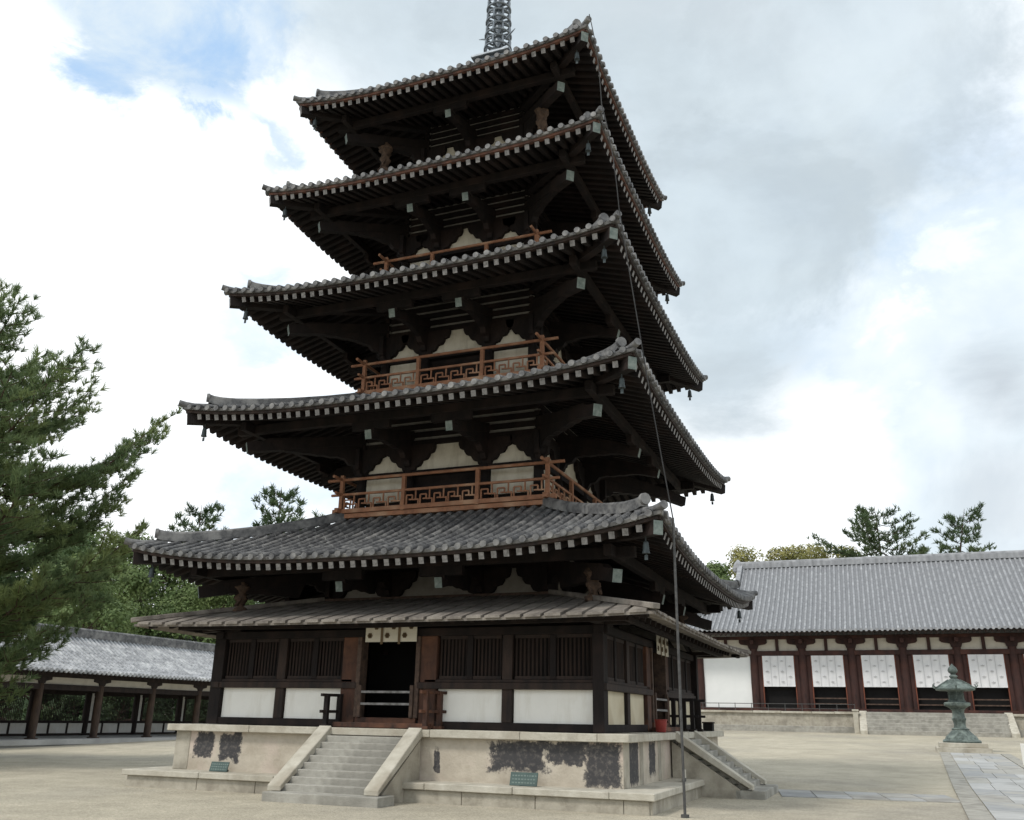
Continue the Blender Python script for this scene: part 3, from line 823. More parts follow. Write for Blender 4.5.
plaque(-3.62, -5.42, .46, .20, 'small green notice board leaning on the podium step beside the front stairs on their left')
plaque(3.28, -5.42, .54, .24, 'wider green notice board on the podium step below the dark flaked plaster')
t = empty('sign', (5.6, -2.2, .452), 'small grey notice box on the side step near the side stairs', 'sign')
mb = MB(); mb.box(5.58, 5.62, -2.36, -2.06, .50, .68); mb.build('board', M['slab'], t, bevel=.005)
mb = MB(); mb.box(5.57, 5.63, -2.30, -2.12, .452, .52); mb.build('foot', M['metal'], t)

t = empty('bucket', (4.97, -1.38, 1.384), 'red fire bucket on the podium edge by the side doorway', 'bucket')
mb = MB(); c = (4.97, -1.38, 1.388)
mb.lathe([(.10, 0), (.11, .02), (.135, .24), (.147, .25), (.147, .27), (.13, .27), (.125, .24), (.10, .04), (.02, .035)], 18, c); mb.build('pail', M['bucket'], t, smooth=40)
mb = MB(); mb.tube([(c[0] + .14 * cos(a), c[1] + .04, c[2] + .25 - .05 * sin(a)) for a in [pi * q / 8 for q in range(9)]], .007, 5); mb.build('handle', M['metal'], t)

def railing(P0, P1, n, h, z, m, label):
    """low wooden railing with square posts and two rails"""
    P0 = Vector((*P0, z)); P1 = Vector((*P1, z)); d = (P1 - P0).normalized()
    t = empty('railing', tuple((P0 + P1) / 2), label, 'railing')
    for i in range(n):
        p = P0.lerp(P1, i / (n - 1)); mb = MB(); mb.box(p.x - .05, p.x + .05, p.y - .05, p.y + .05, z, z + h); mb.build('post', m, t, bevel=.008)
        mb = MB(); mb.box(p.x - .09, p.x + .09, p.y - .09, p.y + .09, z, z + .06); mb.build('foot', m, t, bevel=.008)
    for zz in (.92, .42):
        mb = MB(); mb.sweep([P0 - d * .16 + Vector((0, 0, h * zz)), P1 + d * .16 + Vector((0, 0, h * zz))], .07, .06); mb.build('rail', m, t, bevel=.006)
railing((-1.32, -5.02), (-1.22, -4.68), 2, .66, 1.386, M['wood'], 'dark wooden railing end at the top of the front stairs, left of the door')
railing((1.02, -5.02), (1.16, -4.68), 2, .74, 1.386, M['redwood'], 'reddish wooden railing at the top of the front stairs, right of the door')
railing((4.7, 1.25), (5.15, 1.3), 2, .78, 1.386, M['wood'], 'dark wooden railing beyond the top of the side stairs')
railing((4.75, 2.3), (5.12, 2.35), 2, .78, 1.386, M['wood'], 'dark wooden railing at the far end of the side terrace')
t = empty('box', (5.1, 3.9, 1.386), 'small dark box on the far end of the podium terrace', 'box')
mb = MB(); mb.box(4.95, 5.2, 3.75, 4.05, 1.386, 1.58); mb.build('case', M['dark'], t, bevel=.01)
mb = MB(); mb.box(4.93, 5.22, 3.73, 4.07, 1.58, 1.62); mb.build('lid', M['wood'], t, bevel=.01)

# door curtains
M['noren'] = mat('curtain_cloth', (.66, .62, .52), (.56, .52, .43), .9, 4)
M['norendark'] = mat('curtain_crest', (.17, .12, .07), (.12, .085, .05), .9, 6)
M['drape'] = mat('white_curtain_cloth', (.76, .76, .77), (.68, .68, .70), .9, 2)
M['drapeink'] = mat('grey_leaf_print', (.40, .40, .41), (.50, .50, .51), .9, 3)
def wavy(mb, x0, x1, y, z0, z1, amp, per, nx=24, th=.01, ph=0):
    vs = []; fs = []
    for j in range(2):
        for dz in (z0, (z0 + z1) / 2, z1):
            for i in range(nx + 1):
                x = lerp(x0, x1, i / nx); f = (z1 - dz) / (z1 - z0)
                vs.append((x, y + amp * (.35 + .65 * f) * sin(2 * pi * x / per + ph) + (th if j else 0), dz))
    W_ = nx + 1
    for j in range(2):
        for q in range(2):
            for i in range(nx):
                a = j * 3 * W_ + q * W_ + i
                fs.append((a, a + 1, a + W_ + 1, a + W_) if j == 0 else (a, a + W_, a + W_ + 1, a + 1))
    mb.add(vs, fs)
def door_curtain(k, label):
    xo = -.12 if k == 0 else 0; R_ = RZ(k); y = -SH - .17
    p = R_ @ Vector((xo, y, 3.12))
    t = empty('door_curtain', tuple(p), label, 'curtain')
    for i in range(3):
        a = -.62 + xo + .08 + i * .42; mb = MB(R_); wavy(mb, a, a + .40, y, 3.12, 3.56, .008, .4); mb.build('cloth_panel', M['noren'], t, smooth=60)
        for cx, cz in ((.12, .13), (.27, .31)):
            mb = MB(R_)
            for q in range(7):
                an = 2 * pi * q / 6; rr = .035 if q < 6 else 0
                mb.cyl((a + cx + rr * cos(an), y - .022, 3.12 + cz + rr * sin(an)), (a + cx + rr * cos(an), y - .012, 3.12 + cz + rr * sin(an)), .026, n=8)
            mb.build('crest', M['norendark'], t)
    for i in (1, 2):
        a = -.62 + xo + .08 + i * .42 - .01; mb = MB(R_); mb.box(a - .028, a + .028, y - .02, y - .012, 3.07, 3.56); mb.build('ribbon', M['norendark'], t)
    mb = MB(R_); mb.cyl((-.7 + xo, y, 3.57), (.7 + xo, y, 3.57), .02, n=8); mb.build('rod', M['wood'], t)
door_curtain(0, 'short cream curtain with dark crests over the front doorway of the pagoda')
door_curtain(1, 'short cream curtain over the side doorway of the pagoda')

# ---------------------------------------------------------------- great hall behind
HY = 54.0; HZ = 2.48; colx = [-4.25, .05, 3.75, 7.4, 11.05, 14.75, 18.4, 22.05, 25.7, 30.0]
hall = empty('temple_hall', (12.6, HY + 8, 1.0), 'long low temple hall with grey tiled roof and red-brown columns across the court', 'temple hall')
mb = MB(); mb.box(-6.4, 31.6, HY - 2, HY + 18, .85, 2.32)
hp_ = mb.build('podium', M['stone'], hall)
mb = MB()
x = -6.6
while x < 31.5:
    e = min(x + random.uniform(1.3, 2.4), 31.8); mb.box(x + .01, e - .01, HY - 2.16, HY - .4, 2.30, 2.46 + random.uniform(-.01, .01)); x = e
mb.build('cap_slab', M['slab'], hp_, bevel=.015)
mb = MB(); mb.box(-6.6, 31.8, HY - 2.6, HY - 1.9, .8, 1.42); mb.build('base_course', M['step'], hp_, bevel=.02)
mb = MB()
for i in range(6): mb.box(8.05, 17.1, HY - 2.6 - .34 * (6 - i), HY - 1.9, .8, 1.0 + .245 * (i + 1))
mb.build('staircase', M['step'], hall, bevel=.02)
for x in (7.85, 17.3):
    mb = MB(); mb.prism([(HY - 4.8, .8), (HY - 4.8, 1.2), (HY - 2.2, 2.55), (HY - 1.9, 2.55), (HY - 1.9, .8)], lambda a, b, d: (x + d, a, b), -.25, .25); mb.build('stair_stringer', M['slab'], hall, bevel=.02)
# walls and room
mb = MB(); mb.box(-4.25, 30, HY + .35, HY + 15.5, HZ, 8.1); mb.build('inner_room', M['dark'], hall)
for i, x in enumerate(colx):
    mb = MB(); mb.lathe([(.40, HZ), (.40, HZ + .08), (.31, HZ + .1), (.325, 4.5), (.29, 7.15)], 18, (x, HY, 0)); mb.build('column', M['hallwood'], hall, smooth=40)
    mb = MB()
    poly = [(-.33, 7.16), (-.38, 7.3), (-.42, 7.42), (-.95, 7.5), (-1.08, 7.62), (-1.08, 7.86), (1.08, 7.86), (1.08, 7.62), (.95, 7.5), (.42, 7.42), (.38, 7.3), (.33, 7.16)]
    mb.prism(poly, lambda a, b, d: (x + a, HY + d, b), -.14, .14)
    mb.box(x - .13, x + .13, HY - .9, HY - .15, 7.5, 7.8)
    mb.build('bracket', M['hallwood'], hall)
for z0, z1, y0 in ((6.62, 6.98, -.2), (7.87, 8.12, -.16)):
    mb = MB(); mb.box(-4.6, 30.4, HY + y0, HY + .2, z0, z1); mb.build('lintel', M['hallwood'], hall, bevel=.02)
mb = MB(); mb.box(-4.4, 30.2, HY - .22, HY + .22, HZ, HZ + .22); mb.build('sill_beam', M['hallwood'], hall, bevel=.02)
for i in range(9):
    a, b = colx[i] + .3, colx[i + 1] - .3
    mb = MB(); mb.box(a - .1, b + .1, HY + .06, HY + .14, 6.98, 7.87); mb.build('plaster_panel', M['hallcream'], hall)
    mid = (a + b) / 2; mb = MB(); mb.box(mid - .12, mid + .12, HY - .08, HY + .08, 6.98, 7.87); mb.build('strut', M['hallwood'], hall)
    if i in (0, 8):
        mb = MB(); mb.box(a, b, HY + .0, HY + .12, HZ + .22, 6.62); mb.build('plaster_panel', M['hallwhite'], hall)
    else:
        for s in (0, 1):
            c = a if s == 0 else b - .28
            mb = MB(); mb.box(c, c + .28, HY - .06, HY + .18, HZ + .22, 6.62); mb.build('jamb', M['hallwood'], hall, bevel=.02)
            c2 = a + .26 if s == 0 else b - .38
            mb = MB(); mb.box(c2 + .022, c2 + .10, HY - .1, HY + .2, HZ + .22, 6.62); mb.build('inner_jamb', M['halljamb'], hall, bevel=.01)
        for z in (3.0, 3.4):
            if i == 1: continue
            mb = MB(); mb.box(a + .38, b - .38, HY - .02, HY + .06, z, z + .09); mb.build('gate_rail', M['rail'], hall)
def hall_curtain(i, label):
    a, b = colx[i] + .70, colx[i + 1] - .70; y = HY - .16; z0, z1 = 4.28, 6.60
    t = empty('curtain', ((a + b) / 2, y, z0), label, 'curtain', 'printed white curtains across the hall front')
    mb = MB(); wavy(mb, a - .04, b + .04, y, z0, z1, .03, .55, 36, .02, i); mb.build('cloth', M['drape'], t, smooth=60)
    mb = MB(); w = (b - a)
    for c in range(1, 4):
        x = a + w * c / 4; mb.box(x - .012, x + .012, y - .055, y - .045, z0 + .05, z1)
    for c in range(4):
        for q in range(3):
            cx = a + w * (c + .5) / 4; cz = z0 + .35 + (.39 if c % 2 else 0) + q * .78
            if cz > z1 - .15: continue
            mb.prism([(-.15, .03), (-.06, -.04), (.0, -.02), (.07, -.04), (.15, .04), (.05, .04), (0, .09), (-.05, .04)], lambda p, r_, d: (cx + p, y + d, cz + r_), -.058, -.047)
    mb.build('leaf_print', M['drapeink'], t)
hl = ['first printed white curtain of the hall, next to its blank white wall bay', 'second printed white curtain from the blank white wall of the hall', 'third printed white curtain of the hall, in the middle of those seen',
      'printed white curtain of the hall directly behind the bronze lantern', 'printed white curtain of the hall just past the bronze lantern, near the photo edge', 'printed white hall curtain beyond the frame edge', 'printed white hall curtain at the far end']
for i in range(1, 8): hall_curtain(i, hl[i - 1])
# hall roof: hip-and-gable
EX0, EX1 = -6.6, 32.4; EY0, EYR = HY - 2.1, HY + 8; ZE, ZR = 8.30, 14.85; GX0, GX1 = -1.55, 27.0
def hz(t): return ZE + (ZR - ZE) * (.80 * t + .20 * t * t)
def hup(u): return .45 * (abs(u)) ** 5
DH = EYR - EY0; CX = (EX0 + EX1) / 2; HWX = (EX1 - EX0) / 2
def hall_top(x, d): return hz(d / DH) + hup((x - CX) / HWX) * max(0, 1 - d / DH) ** 1.5
mb = MB()
GD = GX0 - EX0 - .55
for side in (0, 1):
    MM = None if side == 0 else (Matrix.Translation((2 * CX, 2 * EYR, 0)) @ Matrix.Rotation(pi, 4, 'Z'))
    mb.M = MM
    NX, NTt = 40, 10
    vs = []
    for j in range(NTt + 1):
        d = DH * j / NTt
        xa = EX0 + d if d < GD else GX0 - .55 * 0 ; xb = EX1 - d if d < GD else GX1
        xa = min(EX0 + d, GX0); xb = max(EX1 - d, GX1)
        for i in range(NX + 1):
            x = lerp(xa, xb, i / NX); vs.append((x, EY0 + d, hall_top(x, d)))
    mb.add(vs, [(j * (NX + 1) + i, j * (NX + 1) + i + 1, (j + 1) * (NX + 1) + i + 1, (j + 1) * (NX + 1) + i) for j in range(NTt) for i in range(NX)], 1)
    sp = .37; x = EX0 + .1
    while x < EX1:
        dm = DH
        if x < GX0: dm = min(DH, x - EX0)
        if x > GX1: dm = min(DH, EX1 - x)
        n = max(2, int(dm / .8)); vs = []; C = 4; jx = random.uniform(-.01, .01)
        for j in range(n + 1):
            d = dm * j / n - (.06 if j == 0 else 0); z = hall_top(x, max(d, 0))
            for c in range(C + 1):
                a = pi * c / C; vs.append((x + jx - cos(a) * .10, EY0 + d, z + .01 + sin(a) * .12))
        mb.add(vs, [(j * (C + 1) + c, j * (C + 1) + c + 1, (j + 1) * (C + 1) + c + 1, (j + 1) * (C + 1) + c) for j in range(n) for c in range(C)])
        mb.cyl((x, EY0 - .07, hall_top(x, 0) + .02), (x, EY0 + .05, hall_top(x, 0) + .02), .12, n=8)
        x += sp
mb.M = None
# hip skirts at both ends
for s in (0, 1):
    vs = []
    for j in range(6):
        d = (GX0 - EX0) * j / 5
        for i in range(13):
            y = lerp(EY0 + d, 2 * EYR - EY0 - d, i / 12); x = EX0 + d if s == 0 else EX1 - d
            vs.append((x, y, hall_top(EX0 + d, d) if 0 < i < 12 and False else hz(d / DH) + hup((y - EYR) / DH) * max(0, 1 - d / DH) ** 1.5))
    mb.add(vs, [(j * 13 + i, (j + 1) * 13 + i, (j + 1) * 13 + i + 1, j * 13 + i + 1) for j in range(5) for i in range(12)])
hr = mb.build('tiled_roof', [M['tile_hall'], M['tile_pan']], hall)
mb = MB(); mb.box(GX0 - .2, GX1 + .2, EYR - .3, EYR + .3, ZR - .1, ZR + .38); mb.cyl((GX0 - .25, EYR, ZR + .42), (GX1 + .25, EYR, ZR + .42), .16, n=10); mb.build('main_ridge', M['tile_hall'], hr, bevel=.03)
for x in (GX0 - .25, GX1 + .25):
    mb = MB(); mb.lathe([(.5, 0), (.52, .3), (.4, .7), (.2, .95), (.05, 1.1)], 10, (x, EYR, ZR - .3)); mb.build('ridge_end_tile', M['tile_hall'], hr)
for x, s in ((GX0, -1), (GX1, 1)):
    d0 = abs(EX0 - GX0); mb = MB()
    mb.add([(x + s * .02, EY0 + d0, hz(d0 / DH) - .05), (x + s * .02, 2 * EYR - EY0 - d0, hz(d0 / DH) - .05), (x + s * .02, EYR, ZR)], [(0, 1, 2)]); mb.build('gable', M['hallcream'], hr)
    for q in (1, -1):
        mb = MB()
        pts = [(x + s * .05, EYR - q * (DH - d), hz(d / DH) + .06) for d in [lerp(d0 * .86, DH, i / 8) for i in range(9)]]
        mb.sweep(pts, .4, .32); mb.build('descending_ridge', M['tile_hall'], hr)
        mb = MB(); pts = []
        for i in range(9):
            d = lerp(.3, d0, i / 8); xx = EX0 + d if s < 0 else EX1 - d
            pts.append((xx, EYR - q * (DH - d), hall_top(EX0 + d, d) + .05))
        mb.sweep(pts, .38, .30); mb.cyl(Vector(pts[0]) + Vector((0, 0, .1)), Vector(pts[0]) + Vector((0, 0, .55)), .16, .05, 8); mb.build('hip_ridge', M['tile_hall'], hr)
mb = MB(); mb.box(EX0 + .3, EX1 - .3, EY0 + .12, EY0 + .3, ZE - .14, ZE - .02); mb.build('eave_board', M['corrwood'], hr)
mb = MB(); n = 96
for i in range(n):
    x = lerp(EX0 + .4, EX1 - .4, i / (n - 1)); mb.sweep([(x, EY0 + .12, ZE - .14), (x, HY + .2, ZE + .62)], .12, .15, drop=1, end0=1)
tag(mb.build('rafter', [M['hallwood'], M['corrwood']], hr), kind='stuff')
mb = MB(); mb.add([(EX0 + .3, EY0 + .12, ZE - .11), (EX1 - .3, EY0 + .12, ZE - .11), (EX1 - .3, HY + 1, ZE + .9), (EX0 + .3, HY + 1, ZE + .9)], [(0, 3, 2, 1)]); mb.build('soffit', M['hallwood'], hr)
# low iron fence on the hall podium edge
t = empty('fence', (2, HY - 1.9, 2.47), 'thin iron fence along the edge of the hall podium', 'fence')
mb = MB(); mb.cyl((-6.3, HY - 1.9, 2.98), (7.3, HY - 1.9, 2.98), .025, n=6); mb.build('top_rail', M['metal'], t)
mb = MB(); mb.cyl((-6.3, HY - 1.9, 2.66), (7.3, HY - 1.9, 2.66), .02, n=6); mb.build('lower_rail', M['metal'], t)
for i in range(12):
    x = -6.3 + 13.6 * i / 11; mb = MB(); mb.cyl((x, HY - 1.9, 2.46), (x, HY - 1.9, 3.02), .028, n=6); mb.build('post', M['metal'], t)
# stone post in front of hall podium
mb = MB(); mb.prism([(-.18, -.18), (.18, -.18), (.18, .18), (-.18, .18)], lambda a, b, d: (7.35 + a, HY - 2.9 + b, d), .8, 2.5); mb.prism([(-.23, -.23), (.23, -.23), (.23, .23), (-.23, .23)], lambda a, b, d: (7.35 + a, HY - 2.9 + b, d), 2.5, 2.62)
tag(mb.build('stone_post', M['slab'], bevel=.02), 'pale square stone post at the stairs of the hall podium', 'post')

# ---------------------------------------------------------------- bronze lantern
LX, LY = 12.62, 26.5; LZ = gz(LY)
mb = MB(); mb.box(LX - 1.12, LX + 1.12, LY - 1.12, LY + 1.12, LZ - .1, LZ + .20); mb.box(LX - .98, LX + .98, LY - .98, LY + .98, LZ + .2, LZ + .40)
tag(mb.build('plinth', M['slab'], bevel=.02), 'two-step pale stone plinth under the bronze lantern', 'plinth')
lan = empty('lantern', (LX, LY, LZ + .4), 'green bronze temple lantern with curled roof corners on a stone plinth', 'lantern')
def LM(name, prof, n=18, sm_=40, wob=None):
    mb = MB(); mb.lathe(prof, n, (LX, LY, LZ + .4), wob=wob); return mb.build(name, M['bronze'], lan, smooth=sm_)
LM('base', [(.80, 0), (.82, .06), (.78, .12), (.70, .15), (.66, .25), (.52, .38), (.42, .48), (.36, .55), (.38, .6), (.30, .64)], 24, wob=lambda t, j: 1 + (.035 * cos(12 * t) if 2 < j < 7 else 0))
LM('shaft', [(.27, .64), (.25, .8), (.28, .95), (.31, 1.0), (.31, 1.06), (.27, 1.1), (.25, 1.3), (.27, 1.42), (.34, 1.48)], 18)
LM('platform', [(.34, 1.48), (.52, 1.58), (.62, 1.62), (.64, 1.72), (.60, 1.76), (.44, 1.78)], 6, 20)
fb = LM('fire_box', [(.42, 1.78), (.42, 1.84), (.36, 1.86), (.36, 2.22), (.42, 2.25), (.44, 2.30)], 6, 20)
for q in range(6):
    t = 2 * pi * q / 6 + pi / 6 + pi / 6; mb = MB(Matrix.Translation((LX, LY, LZ + .4)) @ Matrix.Rotation(t, 4, 'Z'))
    for i in range(5): mb.box(.315, .335, -.13 + i * .06, -.11 + i * .06, 1.88, 2.2)
    for z in (1.95, 2.04, 2.13): mb.box(.316, .332, -.14, .14, z - .01, z + .01)
    mb.build('pierced_panel', M['bronze'], fb)
rf = LM('lantern_roof', [(.70, 2.27), (.93, 2.30), (.95, 2.36), (.75, 2.50), (.45, 2.66), (.22, 2.80), (.12, 2.84)], 6, 20)
for q in range(6):
    t = 2 * pi * (q + .5) / 6; mb = MB()
    mb.tube([(LX + cos(t) * rr, LY + sin(t) * rr, LZ + .4 + zz) for rr, zz in ((.3, 2.76), (.6, 2.60), (.9, 2.42), (1.0, 2.42), (1.07, 2.50), (1.04, 2.58), (.99, 2.56))], [.03, .03, .035, .035, .03, .025, .015], 6); mb.build('roof_scroll', M['bronze'], rf)
LM('jewel', [(.14, 2.84), (.2, 2.92), (.12, 3.0), (.10, 3.04), (.19, 3.1), (.22, 3.2), (.17, 3.32), (.07, 3.42), (.01, 3.5)], 14)

# wooden marker post at the right edge
t = empty('signpost', (13.75, 13.2, gz(13.2)), 'short white wooden marker post standing beside the stone path', 'signpost')
mb = MB(); mb.box(13.58, 13.74, 13.15, 13.25, gz(13.2) - .02, gz(13.2) + .55); mb.build('post', M['stone'], t, bevel=.01)
mb = MB(); mb.box(13.52, 13.80, 13.10, 13.15, gz(13.2) + .22, gz(13.2) + .88); mb.build('board', M['white'], t, bevel=.01)

# ---------------------------------------------------------------- corridor
CXF = -25.0; ZP = .42
cor = empty('corridor', (-27, 12, G0), 'long roofed corridor of dark posts with a pale grey tiled roof west of the pagoda', 'corridor')
Y0, Y1 = -12.0, 41.0
mb = MB(); mb.box(-30.5, -23.7, Y0, Y1, 0, ZP - .08); mb.box(-24.2, -23.6, Y0, Y1, ZP - .22, ZP - .02); mb.box(-30.4, -24.2, Y0, Y1, ZP - .1, ZP - .03)
mb.build('platform', M['pavestone'], cor)
ny = 16; sp = 3.45; py = [8.75 + sp * i for i in range(-5, 10)]
for y in py:
    for x in (CXF, -29.2):
        mb = MB(); mb.lathe([(.27, ZP - .1), (.27, ZP + .02), (.165, ZP + .03), (.175, 1.4), (.15, 2.72)], 14, (x, y, 0)); mb.build('post', M['corrpost'] if x == CXF else M['corrwood'], cor, smooth=40)
        mb = MB(); mb.prism([(-.16, 2.72), (-.2, 2.82), (-.5, 2.88), (-.5, 3.0), (.5, 3.0), (.5, 2.88), (.2, 2.82), (.16, 2.72)], lambda a, b, d: (x + d, y + a, b), -.1, .1); mb.build('bracket', M['corrwood'], cor)
    mb = MB(); mb.sweep([(CXF, y, 2.78), (-27.1, y, 2.95), (-29.2, y, 2.78)], .16, .22, drop=.5); mb.build('cross_beam', M['corrwood'], cor)
for x in (CXF, -29.2):
    mb = MB(); mb.box(x - .1, x + .1, Y0, Y1, 2.46, 2.70); mb.box(x - .095, x + .095, Y0, Y1, 3.0, 3.16); mb.build('lintel', M['corrwood'], cor)
    mb = MB(); mb.box(x - .03, x + .03, Y0, Y1, 2.70, 3.0); mb.build('plaster_strip', M['hallcream'], cor)
for y in py[:-1]:
    mb = MB(); mb.box(-29.3, -29.1, y, y + sp, .98, 1.1); mb.box(-29.3, -29.1, y, y + sp, ZP - .05, ZP + .08); mb.build('low_rail', M['corrwood'], cor)
    mb = MB(); mb.box(-29.22, -29.16, y, y + sp, ZP + .08, .98); mb.build('plaster_panel', M['white'], cor)
    for j in range(3):
        mb = MB(); yy = y + sp * j / 3; mb.box(-29.28, -29.12, yy - .05, yy + .05, ZP + .08, .98); mb.build('low_stud', M['corrwood'], cor)
    for s in (.16,):
        mb = MB(); mb.box(-29.27, -29.13, y + s, y + s + .18, 1.1, 2.46); mb.build('plaster_pier' , M['white'], cor)
        mb = MB(); yy = y + (s + .2 if s < 1 else s - .14); mb.box(-29.29, -29.11, yy, yy + .12, 1.1, 2.46); mb.build('window_frame', M['corrwood'], cor)
    mb = MB(); mb.box(-29.28, -29.12, y + .3, y + sp - .3, 2.34, 2.458); mb.build('window_head', M['corrwood'], cor)
    mb = MB(); n = 26
    for j in range(n): yy = lerp(y + .5, y + sp - .5, j / (n - 1)); mb.box(-29.215, -29.185, yy - .012, yy + .012, 1.1, 2.34)
    mb.build('lattice_window', M['corrwood'], cor)
mb = MB(); RX, RZ_ = -27.1, 5.02
def cz_(d): return 3.24 + (RZ_ - 3.24) * (.8 * d / 3.3 + .2 * (d / 3.3) ** 2)
for s in (1, -1):
    vs = []
    for j in range(7):
        d = 3.3 * j / 6
        for i in range(2): vs.append((RX + s * (3.3 - d), (Y0, Y1)[i], cz_(d)))
    mb.add(vs, [(2 * j, 2 * j + 1, 2 * j + 3, 2 * j + 2) for j in range(6)])
    y = Y0 + .1
    while y < Y1:
        vs = []; C = 4; nt_ = 9
        rows = 0
        for j in range(nt_):
            for q, rad in ((0, .088), (1, .072)):
                d = 3.3 * (j + q) / nt_ - (.05 if j + q == 0 else 0)
                for c in range(C + 1):
                    a = pi * c / C; vs.append((RX + s * (3.3 - d), y - cos(a) * rad, cz_(max(d, 0)) + .01 + sin(a) * rad))
                rows += 1
        mb.add(vs, [(j * (C + 1) + c, j * (C + 1) + c + 1, (j + 1) * (C + 1) + c + 1, (j + 1) * (C + 1) + c) for j in range(rows - 1) for c in range(C)])
        mb.cyl((RX + s * 3.36, y, cz_(0) + .01), (RX + s * 3.25, y, cz_(0) + .01), .09, n=8)
        y += .27
cr = mb.build('tiled_roof', M['tile_corr'], cor)
mb = MB(); mb.box(RX - .16, RX + .16, Y0, Y1, RZ_ - .05, RZ_ + .30); mb.cyl((RX, Y0, RZ_ + .33), (RX, Y1, RZ_ + .33), .11, n=10); mb.build('ridge', M['tile'], cr)
mb = MB(); y = Y0 + .1
while y < Y1:
    for s in (1, -1): mb.sweep([(RX + s * 3.12, y, 3.20), (RX, y, 4.85)], .09, .11, drop=1)
    y += .3
tag(mb.build('rafter', M['corrwood'], cr), kind='stuff')
mb = MB()
for s in (1, -1): mb.box(*sorted((RX + s * 3.1, RX + s * 3.2)), Y0, Y1, 3.15, 3.225)
mb.build('eave_board', M['corrwood'], cr)

# distant tiled house beyond the corridor
def far_house(x, y, w, d, h, rh, label):
    t = empty('house', (x, y, .1), label, 'house')
    mb = MB(); mb.box(x - w / 2, x + w / 2, y - d / 2, y + d / 2, 0, h); mb.build('wall', M['hallcream'], t)
    mb = MB(); e = 1.0
    A = [(x - w / 2 - e, y - d / 2 - e, h - .2), (x + w / 2 + e, y - d / 2 - e, h - .2), (x + w / 2 + e, y + d / 2 + e, h - .2), (x - w / 2 - e, y + d / 2 + e, h - .2), (x, y - d / 2 + 1.5, h + rh), (x, y + d / 2 - 1.5, h + rh)]
    mb.add(A, [(0, 1, 4), (1, 2, 5, 4), (2, 3, 5), (3, 0, 4, 5), (3, 2, 1, 0)])
    n = int((d + 2 * e) / .6)
    rr = mb.build('roof', M['tile_corr'], t)
    mb = MB(); mb.box(x - .25, x + .25, y - d / 2 + 1.3, y + d / 2 - 1.3, h + rh - .05, h + rh + .35); mb.build('ridge', M['tile'], rr)
    for i in range(4):
        mb = MB(); yy = lerp(y - d / 2 + 1.5, y + d / 2 - 1.5, i / 3); mb.box(x + w / 2 - .02, x + w / 2 + .06, yy - .7, yy + .7, 1.0, 2.4); mb.build('window', M['dark'], t)
far_house(-58, 24, 9, 16, 7.0, 4.2, 'grey-roofed house glimpsed through the pine boughs beyond the corridor')
far_house(-46, 42, 8, 12, 4.6, 3.0, 'low grey-roofed building among trees beyond the corridor')

